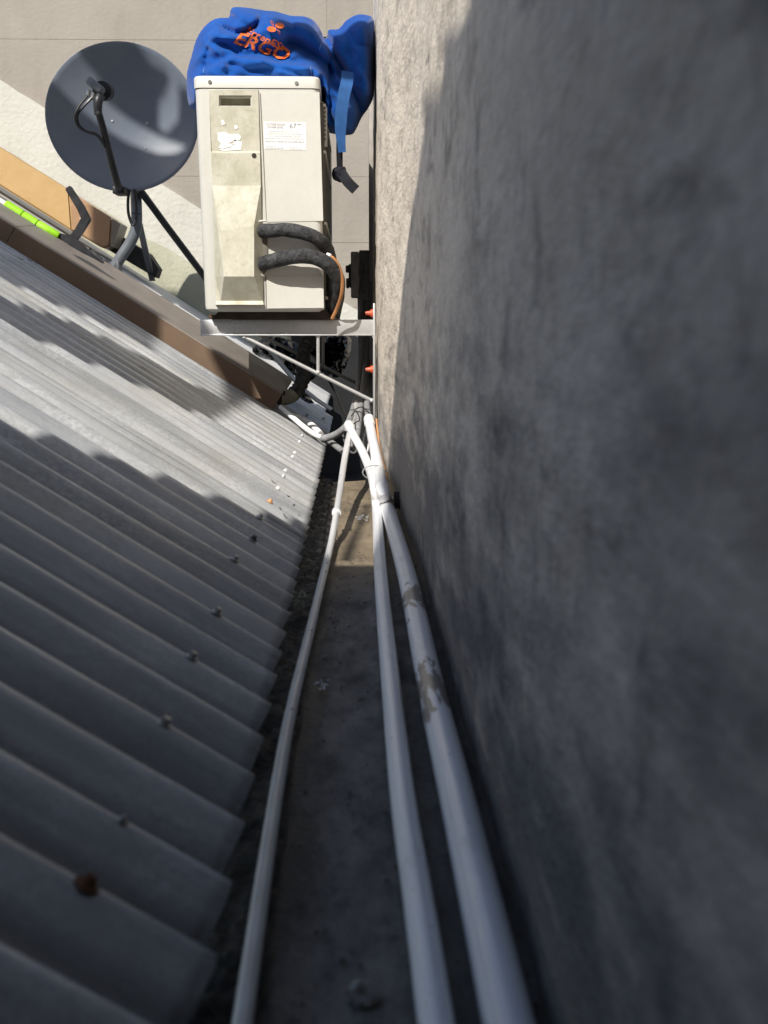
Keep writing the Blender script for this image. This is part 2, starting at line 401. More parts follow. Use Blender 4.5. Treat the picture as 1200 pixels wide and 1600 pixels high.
# ================================================================== LARGE STRUCTURE
# ---- side wall on the right, thick render with a slight inward set towards its far corner
ys = lin(-.5, 3.33, 260); zs = lin(-.62, 1.4, 130) + [2.0, 3.2]
bm = B()
def wallf(y, z):
    p = Vector((0, y, z))
    d = noise.fractal(p * 5, .6, 2, 4) * .0022 + noise.fractal(p * 26, .7, 2, 4) * .0009
    return Vector((wallX(y) - d, y, z))
V = grid(bm, wallf, ys, zs)
far = [bm.verts.new((.9, 3.33, z)) for z in (zs[0], zs[-1])]
bm.faces.new([V[-1][j] for j in range(len(zs))] + [far[1], far[0]])
nearv = [bm.verts.new((.9, -.5, z)) for z in (zs[0], zs[-1])]
bm.faces.new([V[i][-1] for i in range(len(ys))] + [far[1], nearv[1]])
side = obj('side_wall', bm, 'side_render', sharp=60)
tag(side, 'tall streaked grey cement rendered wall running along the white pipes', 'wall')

# ---- gutter floor, sump and the tar along its roof side
ZF = -.370
bm = B()
grid(bm, lambda x, y: Vector((x, y, ZF + .0025 * noise.fractal(Vector((x, y, 0)) * 9, .6, 2, 4) + (.004 if y > 2.66 else 0))), lin(-.30, .14, 60), lin(-.5, 2.68, 260))
vsl = [v for v in bm.verts if abs(v.co.y - 2.68) < 1e-5]
ext = bmesh.ops.extrude_edge_only(bm, edges=[e for e in bm.edges if all(abs(v.co.y - 2.68) < 1e-5 for v in e.verts)])
for g in ext['geom']:
    if isinstance(g, bmesh.types.BMVert): g.co.z = -.64; g.co.y += .01 * random.random()
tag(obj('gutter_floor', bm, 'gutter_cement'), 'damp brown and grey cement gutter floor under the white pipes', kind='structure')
bm = B(); box(bm, (-.7, 2.67, -.70), (.30, 4.84, -.62))
tag(obj('gutter_sump', bm, 'bitumen'), 'black sunken end of the gutter below the bracket', kind='structure')
bm = B()
grid(bm, lambda x, y: Vector((x + .004 * noise.noise(Vector((y * 12, 3, 0))), y, ZF + .006 + .010 * abs(noise.fractal(Vector((x * 30, y * 12, 0)), .7, 2, 4)) - max(0, (x + .058) * .5))), lin(-.16, -.052, 26), lin(-.4, 2.70, 330))
tag(obj('bitumen_strip', bm, 'bitumen'), 'black wrinkled bitumen strip under the roof eave', kind='structure')
bm = B(); box(bm, (-.34, -.5, -.64), (-.155, 3.02, -.375))
tag(obj('eave_wall', bm, 'black_wall'), 'low black wall hidden under the eave of the roof', 'wall')
# white paint splash on the gutter floor, bird-dropping flakes
def splash(u, v, rad, n, label):
    bm = B(); c = atZ(u, v, ZF + .004)
    for k in range(n):
        a = random.random() * 6.28; rr = rad * random.random() ** .8
        p = c + Vector((math.cos(a) * rr, math.sin(a) * rr * 2.2, 0)); s = rad * (.06 + .16 * random.random())
        pts = [p + Vector((math.cos(q * .9) * s * (.8 + random.random() * .5), math.sin(q * .9) * s * (1.0 + .8 * random.random()), .0004 * k)) for q in range(7)]
        prism(bm, pts, (0, 0, .0006))
    tag(obj('paint_splash', bm, 'splat_white', smooth=False), label, 'paint splash')
splash(503, 1074, .008, 17, 'small white paint splash on the dark gutter floor beside the thin pipe')
splash(566, 812, .013, 20, 'scatter of white flakes on the sunlit brown gutter floor')

# ---- corrugated roofs
LAM, AMP = .076, .0108
Y0 = atZ(347, 1500, ZE).y
def corr(y): return AMP * (math.cos(2 * math.pi * (y - Y0) / LAM) - 1)
def roof_sheet(name, y0, y1, s1, mat, parent, lift, s0=0.0, seedv=0):
    bm = B(); n = int((y1 - y0) / LAM * 14) + 1
    def f(y, s):
        nn = corr(y) + lift + .0009 * noise.noise(Vector((s * 5, y * 9, seedv)))
        jag = 0.0
        if s <= s0 + 1e-6: jag = .0025 * noise.noise(Vector((y * 22, seedv, 4)))
        return roofpt(s + jag, y, nn)
    grid(bm, f, lin(y0, y1, n), [s0 + (s1 - s0) * (i / 44) ** 1.4 for i in range(45)])
    o = obj(name, bm, mat, parent, sharp=180)
    m = o.modifiers.new('thickness', 'SOLIDIFY'); m.thickness = .0011; m.offset = -1
    return o
roof = empty('corrugated_roof', roofpt(0, 1.4), 'long corrugated zinc roof in the foreground sloping down to the gutter', 'roof')
yy = -.4; k = 0
while yy < 2.95:
    y1 = min(yy + LAM * 10.5, 3.02)
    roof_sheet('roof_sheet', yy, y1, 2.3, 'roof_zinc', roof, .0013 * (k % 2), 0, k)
    yy += LAM * 9; k += 1
far_roof = empty('corrugated_roof', roofpt(0, 3.9), 'pale corrugated roof behind the brown flashing carrying the satellite dish', 'roof')
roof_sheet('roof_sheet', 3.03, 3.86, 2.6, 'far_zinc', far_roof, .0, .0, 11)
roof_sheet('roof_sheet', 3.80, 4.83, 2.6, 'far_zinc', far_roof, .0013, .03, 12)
# roof screws on the crests
def screw(u, v, mat, size, parent, dome=False):
    p = atRoof(u, v); q = round((p.y - Y0) / LAM); y = Y0 + q * LAM
    s = (p - Vector((XE, p.y, ZE))).dot(SLOPE); c = roofpt(s, y, .0012)
    bm = B(); disc(bm, c, NRM, size * 1.5, .0012, 14, size * 1.3)
    disc(bm, c + NRM * .0012, NRM, size * .95, size * 1.1, 8 if dome else 6, size * (.5 if dome else .9))
    return obj('roof_screw', bm, mat, parent, sharp=25)
for u, v, m in ((251, 1142, 'steel_screw'), (295, 1035, 'steel_screw'), (336, 962, 'steel_screw'), (366, 875, 'steel_screw'), (394, 846, 'charcoal_box'),
                (405, 810, 'steel_screw'), (433, 766, 'paper_white'), (442, 746, 'galv_steel'), (447, 733, 'paper_white'),
                (455, 718, 'paper_white'), (461, 706, 'paper_white'), (466, 694, 'paper_white'), (471, 683, 'galv_steel')):
    screw(u, v, m, .0030 if v < 780 else .0037, roof)
rs = screw(130, 1393, 'rust', .0046, roof, True); rs['label'] = 'rusty domed roof screw'
rs = screw(420, 787, 'cable_orange', .0038, roof, True); rs['label'] = 'orange rusted roof screw'
screw(181, 1303, 'steel_screw', .0022, roof, True)
for u, v in ((492, 668), (478, 652), (505, 655)): screw(u, v, 'galv_steel', .005, far_roof)

# ---- brown flashing capping the joint between both roofs
fl = empty('roof_flashing', roofpt(.4, 3.1), 'long brown folded metal flashing between the two corrugated roofs', 'flashing')
FE = atY(437, 622, 3.02); s_end = (FE - Vector((XE, 3.02, ZE))).dot(SLOPE)
prof = [(3.000, -.006), (3.000, .044), (3.004, .046), (3.25, .074), (3.255, .070), (3.255, -.014)]
def flash_panel(i, j, mat, name, th=.002):
    bm = B(); (ya, na), (yb, nb) = prof[i], prof[j]
    d = Vector((0, yb - ya, 0)) + NRM * (nb - na); nn = d.cross(SLOPE).normalized() * th
    cuts = [(s_end, .95), (.952, 2.4)]
    for sa, sb in cuts:
        prism(bm, [roofpt(sa, ya, na), roofpt(sb, ya, na), roofpt(sb, yb, nb), roofpt(sa, yb, nb)], nn)
    return obj(name, bm, mat, fl, smooth=False)
flash_panel(0, 1, 'flash_brown', 'front_face'); flash_panel(2, 3, 'flash_top', 'top_face'); flash_panel(4, 5, 'flash_brown', 'back_face')
bm = B(); tube(bm, [roofpt(s_end, 3.0005, .045), roofpt(2.4, 3.0005, .045)], .0028, 8, smooth=False); obj('folded_edge', bm, 'flash_top', fl)
bm = B(); prism(bm, [roofpt(s_end + .004, y, n) for y, n in prof], SLOPE * .002); obj('end_cap', bm, 'flash_brown', fl, smooth=False)

# ---- back wall of painted blocks, cream band following the roof, cement fillet
YB = 4.85
bw = empty('back_wall', (-.6, YB, 0), 'taupe painted block wall closing the far end behind the dish', 'wall')
z0_ = atY(150, 62, YB).z
bm = B(); box(bm, (-2.75, YB + .005, -1.2), (1.2, YB + .3, z0_ + 3 * .262 - .002)); obj('mortar_bed', bm, 'joint_mortar', bw, smooth=False)
rowh = .262; z0 = atY(150, 62, YB).z
rng = random.Random(3)
for r in range(-5, 3):
    zl = z0 + r * rowh
    x = -2.74 + (.55 if r % 2 else 0)
    while x < 1.1:
        w = 1.32
        px0 = 552 + x / YB * F; px1 = 552 + (x + w) / YB * F
        if px1 > -500 and px0 < 900:
            bm = B(); pr = rng.random() * .0009
            box(bm, (x + .0002, YB - pr, zl + .0004), (x + w - .0002, YB + .03, zl + rowh - .0004), .0009, seg=2)
            obj('wall_block', bm, 'back_paint', bw, smooth=False)
        x += w
def bandpt(u, v, y): return atY(u, v, y)
def edge_pts(a, b, n, amp, y, sd):
    out = []
    for i in range(n):
        t_ = i / (n - 1); u = a[0] + (b[0] - a[0]) * t_; v = a[1] + (b[1] - a[1]) * t_ + amp * noise.fractal(Vector((i * .35, sd, 0)), .6, 2, 3)
        out.append(atY(u, v, y))
    return out
bm = B()
top = edge_pts((-420, -147), (640, 538), 60, 2.0, YB - .012, 1); bot = edge_pts((-420, -25), (640, 620), 60, 5.0, YB - .012, 2)
for i in range(59): prism(bm, [top[i], top[i + 1], bot[i + 1], bot[i]], (0, .03, 0))
bmesh.ops.remove_doubles(bm, verts=bm.verts, dist=1e-5)
obj('cream_band', bm, 'cream_paint', bw, smooth=False)
bm = B()
a_ = edge_pts((-420, -25), (640, 620), 60, 5.0, YB - .014, 2); b_ = edge_pts((-420, -10), (640, 640), 60, 4.0, YB - .045, 5); c_ = edge_pts((-420, 35), (640, 700), 60, 3, YB - .055, 6)
rows = [[bm.verts.new(p) for p in q] for q in (a_, b_, c_)]
for A, Bq in zip(rows, rows[1:]):
    for i in range(59): bm.faces.new((A[i], A[i + 1], Bq[i + 1], Bq[i]))
obj('cement_fillet', bm, 'khaki_cement', bw)
bm = B()
blk = [atY(u, v, YB - .058) for u, v in ((455, 470), (512, 488), (534, 500), (548, 520), (562, 528), (640, 528), (640, 820), (455, 820))]
prism(bm, blk, (0, .09, 0)); o = obj('shade_patch', bm, 'black_wall', bw, smooth=False); o['label'] = 'black patch painting shade on the lower corner of the wall'  # black sheet standing in for shade on the lower wall

# ---- building added unseen behind the camera, outline cut to shade the foreground
def backproject(p, yp): return p - SUN * ((p.y - yp) / SUN.y)
def atWall(u, v):
    lo, hi = .05, 3.3
    for _ in range(50):
        m = (lo + hi) / 2; p = atY(u, v, m)
        if p.x < wallX(m): lo = m
        else: hi = m
    return atY(u, v, lo)
YP = -.12
edge = [atRoof(u, v, -.004) for u, v in ((-420, 500), (-200, 572), (-100, 612), (0, 655), (50, 672), (100, 690), (150, 704), (185, 722), (230, 735), (280, 752), (330, 772), (400, 800), (455, 812), (480, 822))]
edge += [atZ(u, v, ZF) for u, v in ((520, 884), (590, 884))]
edge += [atWall(u, v) for u, v in ((607, 745), (612, 650), (618, 575), (625, 500), (633, 420), (642, 340), (652, 270), (664, 190), (657, 170), (664, 150), (684, 142), (697, 96), (686, 74), (693, 62), (712, 52), (735, -2), (737, -30), (690, -35), (650, -40), (620, -46), (597, -52), (584, -62))]
prof2 = [backproject(p, YP) for p in edge]
poly = [Vector((p.x, YP, p.z)) for p in prof2]
low = [Vector((-.9, YP, 7.0)), Vector((1.6, YP, 7.0)), Vector((1.6, YP, -1.0)), Vector((poly[0].x - .5, YP, -1.0)), Vector((poly[0].x - .5, YP, poly[0].z - .1))]
nb = empty('shade_slab', (-.3, YP, -1), 'unseen wall slab behind the camera, cut to cast the foreground shade', 'wall')
bm = B(); prism(bm, poly + low, (0, -.03, 0)); obj('wall_face', bm, 'blocker_brick', nb, smooth=False)
def blocker(name, lo, hi, label, face):
    r_ = empty(name, ((lo[0] + hi[0]) / 2, (lo[1] + hi[1]) / 2, lo[2]), label, 'blocker')
    bm = B(); box(bm, lo, hi); obj('wall', bm, 'blocker_brick', r_, smooth=False)
    bm = B(); box(bm, (lo[0] - .06, lo[1] - .06, hi[2] - .002), (hi[0] + .06, hi[1] + .06, hi[2] + .10), .01); obj('parapet_cap', bm, 'timber_dark', r_)
    return r_
blocker('sky_blocker', (-6.0, -7.0, -3), (3.0, -3.6, 4.2), 'dark brick building added unseen behind the camera to hide the low sky', 1)  # added out of view to block low sky and deepen the shade
AWN = lambda x, t_: Vector((x, -.10 + t_ * .50, 1.12 - t_ * .46))
aw = empty('shade_awning', (-.2, .3, .7), 'unseen corrugated awning added to dim the near end of the gutter', 'awning')  # added out of view to keep sky light off the near gutter
bm = B(); grid(bm, lambda x, t_: AWN(x, t_) + Vector((0, 0, .009 * math.cos(x * 82.7))), lin(-.36, .09, 90), lin(0, 1, 6)); oa = obj('awning_sheet', bm, 'timber_dark', aw)
mo = oa.modifiers.new('thickness', 'SOLIDIFY'); mo.thickness = .002
for x in (-.33, .06):
    bm = B(); tube(bm, [AWN(x, 0) - Vector((0, 0, .03)), AWN(x, 1) - Vector((0, 0, .03))], .012, 8, smooth=False); obj('awning_rail', bm, 'timber_dark', aw)
def shade_bar(name, pts, yp, th, parent, mat='blocker_brick'):
    bm = B(); prism(bm, [Vector((p.x, yp, p.z)) for p in [backproject(q, yp) for q in pts]], (0, -th, 0)); return obj(name, bm, mat, parent, smooth=False)
RP = lambda *a: [atRoof(u, v, -.004) for u, v in a]
FP = lambda *a: [atY(u, v, 3.0) for u, v in a]
YR = .2
eq = empty('shade_frame', (-1.5, YR, 1.5), 'unseen floating panels added to cast the roof, bag and dish shadows', 'frame')  # the pieces below hang unsupported out of view, only to cast shadows
shade_bar('shade_strip', RP((-150, 425), (0, 498), (110, 550), (200, 590), (300, 640), (340, 655)) + FP((393, 610), (390, 560), (330, 530), (327, 552)) + RP((350, 625), (300, 600), (200, 545), (100, 500), (0, 465), (-150, 395)), YR, .03, eq)
shade_bar('panel', RP((-300, 300), (-150, 380), (0, 433), (50, 455), (100, 480), (150, 500), (200, 525), (243, 548)) + FP((243, 524), (243, 470), (150, 420), (60, 372), (0, 335), (-200, 225)), YR, .03, eq)
shade_bar('panel', [atY(u, v, 2.9) for u, v in ((446, 58), (475, 64), (505, 74), (522, 60), (545, 48), (600, 54), (600, 192), (560, 200), (525, 172), (498, 118), (452, 102))], YR, .02, eq)
dd = lambda *a: [atY(u, v, 4.18) for u, v in a]
shade_bar('panel', dd((60, 190), (60, 148), (88, 148), (150, 180), (185, 198), (235, 216), (265, 218), (287, 208), (325, 222), (325, 330), (60, 330)), 1.1, .02, eq)
shade_bar('panel', dd((140, 55), (205, 55), (225, 80), (250, 92), (240, 110), (228, 120), (226, 165), (245, 178), (264, 160), (268, 110), (325, 150), (325, 205), (285, 205), (150, 130), (150, 105), (128, 92)), 1.1, .02, eq)
shade_bar('pole', [atZ(u, v, ZF) for u, v in ((532, 872), (548, 872), (580, 790), (572, 786))], YP, .02, nb, 'pole_grey')  # unseen strip added to cast the slanting shadow on the gutter floor

# ================================================================== OBJECTS
# ---- air conditioner
YA = 2.71
ac = empty('air_conditioner', atY(412, 488, 3.1), 'cream outdoor air conditioner unit on the wall bracket', 'air conditioner')
xl0, xl1 = atY(303, 118, YA).x, atY(320, 485, YA).x
xr0, xr1 = atY(498, 120, YA).x, atY(506, 485, YA).x
zt, zb = atY(400, 118, YA).z, atY(400, 487, YA).z
YE = YA + .78
def A(u, v, d=0.0): return atY(u, v, YA - d)
def body_ring(z, inset=0.0):
    t_ = (z - zb) / (zt - zb); a = xl1 + (xl0 - xl1) * t_ + inset; b = xr1 + (xr0 - xr1) * t_ - inset
    r = .016; out = []
    for cx, cy, st in ((a + r, YA + inset + r, 180), (b - r, YA + inset + r, 270), (b - r, YE - inset - r, 0), (a + r, YE - inset - r, 90)):
        for k in range(6):
            an = R(st + k * 18); out.append(Vector((cx + math.cos(an) * r, cy + math.sin(an) * r, z)))
    return out
def rings(bm, levels, cap=True):
    Rg = [[bm.verts.new(p) for p in body_ring(z, i)] for z, i in levels]
    for P_, Q in zip(Rg, Rg[1:]):
        for k in range(len(P_)): bm.faces.new((P_[k], P_[(k + 1) % len(P_)], Q[(k + 1) % len(P_)], Q[k]))
    if cap: bm.faces.new(Rg[0][::-1]); bm.faces.new(Rg[-1])
zlid = A(400, 138).z
bm = B(); rings(bm, [(zb, .012), (zb + .006, .001), (zb + .014, .0), (zlid - .0015, .0)])
obj('casing', bm, 'ac_cream', ac)
bm = B(); rings(bm, [(zlid - .0015, .004), (zlid, .0045), (zlid + .0004, -.0022), (zt - .006, -.0022), (zt - .0015, .0005), (zt, .006)])
obj('top_cover', bm, 'ac_cream', ac)
# service cover with recessed grip and the moulded bulge over the valves
def slab(bm, pts, d0, d1, bev=0.0):
    a = [bm.verts.new(A(u, v, d0)) for u, v in pts]; b = [bm.verts.new(A(u, v, d1)) for u, v in pts]
    bm.faces.new(b)
    for i in range(len(pts)): bm.faces.new((a[i], b[i], b[(i + 1) % len(pts)], a[(i + 1) % len(pts)]))
cov = B()
grip = [(342, 149), (391, 149), (393, 152), (393, 166), (345, 167), (342, 163)]
out_ = [(327, 142), (403, 142), (404, 148), (412, 474), (337, 474), (331, 300)]
d1 = .0035
fo = [(326, 141), (404, 141), (405, 170), (330, 170)]
def quad(bm, pts): bm.faces.new([bm.verts.new(A(*p)) for p in pts])
# face round the grip opening
Lx = lambda v: 326.5 + (v - 141) * 11.0 / 333
Rx = lambda v: 403.5 + (v - 141) * 9.0 / 333
d1 = .0035
quad(cov, [(Lx(141), 141, d1), (Rx(141), 141, d1), (Rx(149), 149, d1), (Lx(149), 149, d1)])
quad(cov, [(Lx(149), 149, d1), (342, 149, d1), (342, 166, d1), (Lx(166), 166, d1)])
quad(cov, [(393, 149, d1), (Rx(149), 149, d1), (Rx(166), 166, d1), (393, 166, d1)])
quad(cov, [(Lx(166), 166, d1), (Rx(166), 166, d1), (Rx(236), 236, d1), (Lx(236), 236, d1)])
quad(cov, [(Lx(236), 236, d1), (Rx(236), 236, d1), (Rx(239), 239, d1 + .003), (Lx(239), 239, d1 + .003)])
quad(cov, [(Lx(239), 239, d1 + .003), (Rx(239), 239, d1 + .003), (Rx(290), 290, d1 + .004), (Lx(290), 290, d1 + .004)])
# bulge
db = .042
tl, tr = (Lx(290), 290, d1 + .004), (Rx(290), 290, d1 + .004)
ml, mr = (Lx(346), 346, .004), (Rx(346), 346, .004)
fl_, fr_ = (346, 362, .030), (397, 352, .030)
bl, br = (350, 432, db), (397, 432, db)
bL, bR = (Lx(432), 432, .004), (Rx(432), 432, .004)
eL, eR = (345, 470, .006), (411, 470, .006)
quad(cov, [tl, tr, fr_, fl_]); quad(cov, [fl_, fr_, br, bl])
quad(cov, [tl, fl_, bl, bL]); quad(cov, [bL, bl, eL, (Lx(470), 470, .004)])
quad(cov, [tr, mr, fr_]); quad(cov, [fr_, mr, bR, br]); quad(cov, [br, bR, eR])
quad(cov, [bl, br, eR, eL]); quad(cov, [eL, eR, (412, 476, .010), (345, 476, .010)]); quad(cov, [(Lx(470), 470, .004), eL, (345, 476, .010), (337, 476, .010)])
quad(cov, [(337, 476, .010), (412, 476, .010), (412, 478, -.01), (337, 478, -.01)])
for p, q in (((Lx(141), 141, d1), (Lx(290), 290, d1 + .004)), ((Rx(141), 141, d1), (Rx(290), 290, d1 + .004))):
    quad(cov, [p, q, (q[0], q[1], -.004), (p[0], p[1], -.004)])
quad(cov, [(Lx(141), 141, d1), (Rx(141), 141, d1), (Rx(141), 141, -.004), (Lx(141), 141, -.004)])
bmesh.ops.remove_doubles(cov, verts=cov.verts, dist=2e-4)
cover = obj('service_cover', cov, 'ac_cover', ac, smooth=False); cover['label'] = 'grimy service cover with recessed grip'
bm = B()
quad(bm, [(342, 149, d1), (393, 149, d1), (391, 152, -.03), (344, 152, -.03)]); quad(bm, [(342, 166, d1), (393, 166, d1), (391, 165, -.03), (344, 165, -.03)])
quad(bm, [(342, 149, d1), (342, 166, d1), (344, 165, -.03), (344, 152, -.03)]); quad(bm, [(393, 149, d1), (393, 166, d1), (391, 165, -.03), (391, 152, -.03)])
quad(bm, [(344, 152, -.03), (391, 152, -.03), (391, 165, -.03), (344, 165, -.03)])
obj('grip_recess', bm, 'ac_cover', ac, sharp=30)
# cut the pocket for the grip out of the casing
def carve(o, lo, hi):
    b2 = B(); box(b2, lo, hi); bmesh.ops.recalc_face_normals(b2, faces=b2.faces)
    me = bpy.data.meshes.new('cutter'); b2.to_mesh(me); b2.free()
    c_ = bpy.data.objects.new('cutter', me); COL.objects.link(c_)
    md = o.modifiers.new('cut', 'BOOLEAN'); md.object = c_; md.operation = 'DIFFERENCE'; md.solver = 'EXACT'
    bpy.context.view_layer.update()
    dg = bpy.context.evaluated_depsgraph_get()
    nm = bpy.data.meshes.new_from_object(o.evaluated_get(dg)); o.modifiers.remove(md); o.data = nm
    bpy.data.objects.remove(c_); bpy.data.meshes.remove(me)
casing = next(o for o in ac.children if o.name.startswith('casing'))
p0, p1 = A(343.5, 165.2), A(391.5, 151.5)
carve(casing, (p0.x, YA - .05, p0.z), (p1.x, YA + .032, p1.z))
# dark seam lines and the right hand panel
bm = B()
for (ua, va), (ub, vb), w in (((406, 146), (416, 346), 1.3), ((414.5, 430), (415.5, 481), 1.2), ((326, 141), (404, 140.6), .9)):
    prism(bm, [A(ua, va, .0008), A(ub, vb, .0008), A(ub + w, vb + (w if abs(va - vb) < 3 else 0), .0008), A(ua + w, va + (w if abs(va - vb) < 3 else 0), .0008)], (0, .0006, 0))
obj('panel_seam', bm, 'ac_line', ac, smooth=False)
bm = B(); prism(bm, [A(408.5, 146, .0012), A(499, 144, .0012), A(505, 345, .0012), A(417, 347, .0012)], (0, .0011, 0)); obj('end_panel', bm, 'ac_cream', ac, smooth=False)
bm = B(); prism(bm, [A(417, 432, .0012), A(505, 430, .0012), A(506, 481, .0012), A(417, 482, .0012)], (0, .0011, 0)); obj('end_panel', bm, 'ac_cream', ac, smooth=False)
# valve opening: pale raised lip and a dark mouth
bm = B(); prism(bm, [A(405, 350, .004), A(416, 349, .004), A(418, 362, .004), A(418, 420, .004), A(413, 428, .004), A(406, 424, .004)], (0, .003, 0)); obj('valve_opening', bm, 'ac_line', ac, smooth=False)
bm = B(); tube(bm, [A(416, 345, .010), A(406, 346, .012), A(402.5, 351, .014), A(402.5, 390, .016), A(404, 422, .014), A(408, 429, .011), A(413, 431, .007)], .0024, 8); obj('opening_lip', bm, 'ac_cream', ac)
for u, v in ((328, 128), (463.5, 130)):
    bm = B(); disc(bm, A(u, v, .002), (0, -1, 0), .0047, .0022, 14, .0042); disc(bm, A(u, v, .0042), (0, -1, 0), .002, .0006, 8); obj('screw', bm, 'steel_screw', ac)
bm = B(); disc(bm, A(397, 243, .0065), (0, -1, 0), .0055, .002, 14, .005); obj('screw', bm, 'rust_dark', ac)
# rating label with its print
bm = B(); prism(bm, [A(412, 190, .0018), A(478, 191.5, .0018), A(478.5, 235, .0018), A(412.5, 233, .0018)], (0, .0006, 0))
lab = obj('rating_label', bm, 'paper_white', ac, smooth=False)
def lettering(s, u, v, hpx, mat, parent, d, wpx=None, name='lettering', slope=.02):
    vs_, fs = text_mesh(s, 1.0)
    x1 = max(p.x for p in vs_); y1 = max(p.y for p in vs_); k = hpx / y1; kx = k if wpx is None else wpx / x1
    bm = B(); nv = [bm.verts.new(A(u + p.x * kx, v - p.y * k + p.x * kx * slope, d)) for p in vs_]
    for f in fs:
        try: bm.faces.new([nv[i] for i in f])
        except ValueError: pass
    return obj(name, bm, mat, parent, smooth=False)
D_ = .0022
lettering('67', 452, 200.5, 7.6, 'ink', lab, D_, 11)
lettering('dBA', 464.5, 195.5, 2.6, 'ink', lab, D_, 6.5)
lettering('OUTSIDE SOUND', 416, 195.6, 3.0, 'ink', lab, D_, 30)
lettering('POWER LEVEL', 418, 200.2, 3.0, 'ink', lab, D_, 25)
bm = B(); rg = random.Random(5)
for v, ua, ub, hh in ((205, 421, 466, 1.1), (208.5, 418, 472, 1.1), (212, 419, 471, 1.1), (215.6, 415, 475, 1.2), (219.8, 415, 475, 2.0), (228, 415, 431, .8), (230.5, 416, 443, 1.4), (229.5, 454, 464, 1.1), (232, 453, 472, 1.3)):
    u = ua
    while u < ub:
        w = rg.uniform(1.5, 5)
        y = v + (u - ua) * .02
        prism(bm, [A(u, y, D_), A(min(u + w, ub), y, D_), A(min(u + w, ub), y + hh, D_), A(u, y + hh, D_)], (0, .0002, 0)); u += w + rg.uniform(.7, 1.6)
obj('small_print', bm, 'ink_pale', lab, smooth=False)
# torn paper label on the cover
bm = B()
for pts in (((340, 207), (352, 206), (358, 210), (372, 209), (377, 214), (375, 219), (364, 221), (357, 224), (366, 225), (362, 230), (348, 233), (341, 231), (345, 224), (340, 219)),
            ((345, 188), (349, 187), (352, 194), (347, 196)), ((366, 196), (370, 195), (372, 200), (367, 203)), ((366, 218), (378, 222), (377, 234), (350, 236), (341, 234), (354, 231), (363, 229))):
    prism(bm, [A(u, v, .0046) for u, v in pts], (0, .0006, 0))
o = obj('torn_label', bm, 'paper_white', ac, smooth=False)
# heat exchanger coil on the wall side, guard, bracket with slots
bm = B()
for k in range(46):
    y = YA + .05 + k * .0155
    box(bm, (xr1 - .012, y, zb + .03), (xr1 + .0035, y + .004, zlid - .02))
box(bm, (xr1 - .014, YA + .05, zb + .03), (xr1 + .0005, YE - .02, zlid - .02))
obj('coil', bm, 'coil_fin', ac, smooth=False)
bm = B()
for z in (zb + .03, zb + .2, zb + .36, zlid - .03): box(bm, (xr1 + .001, YA + .045, z), (xr1 + .007, YE - .015, z + .006))
box(bm, (xr1 - .002, YE - .03, zb + .01), (xr1 + .007, YE - .012, zlid - .012), .002)
obj('coil_guard', bm, 'ac_cream', ac)
bm = B(); Yg = YA + .055
def G(u, v): return atY(u, v, Yg)
prism(bm, [G(499, 157), G(506, 160), G(511, 168), G(511.5, 229), G(503, 229)], (0, .006, 0))
sb = obj('slotted_bracket', bm, 'ac_cream', ac, smooth=False)
bm = B()
for k in range(8):
    v = 168.5 + k * 7.0; q = G(507.2, v); box(bm, (q.x - .0024, Yg - .0012, q.z - .0027), (q.x + .0024, Yg + .0004, q.z + .0027))
obj('slot', bm, 'ac_line', sb, smooth=False)
# fan grille on the side that faces the roof
bm = B(); cx = min(xl0, xl1) - .004; cz = (zb + zlid) / 2; cyy = YA + .46
for k in range(9):
    rr = .03 + k * .024
    tube(bm, [Vector((cx + .004, cyy + math.cos(a * .2618) * rr, cz + math.sin(a * .2618) * rr)) for a in range(25)], .002, 6, smooth=False)
for k in range(12):
    a = k * math.pi / 6; tube(bm, [Vector((cx + .003, cyy + math.cos(a) * .02, cz + math.sin(a) * .02)), Vector((cx + .003, cyy + math.cos(a) * .225, cz + math.sin(a) * .225))], .0022, 6, smooth=False)
obj('fan_grille', bm, 'ac_cream', ac)
# rusty foot rails under the casing
for y in (2.755, 3.215):
    bm = B(); a, b = atY(345, 492, y), atY(527, 499, y)
    zarm = atY(450, 499.5, 2.77).z
    pts = [Vector((xl1 + .03, y, zb + .004)), Vector((xr1 + .0, y, zb + .004)), Vector((xr1 + .032, y, zarm + .001)), Vector((xl1 + .008, y, zarm + .001))]
    prism(bm, pts, (0, .05, 0)); obj('foot_rail', bm, 'rust_dark', ac, smooth=False)

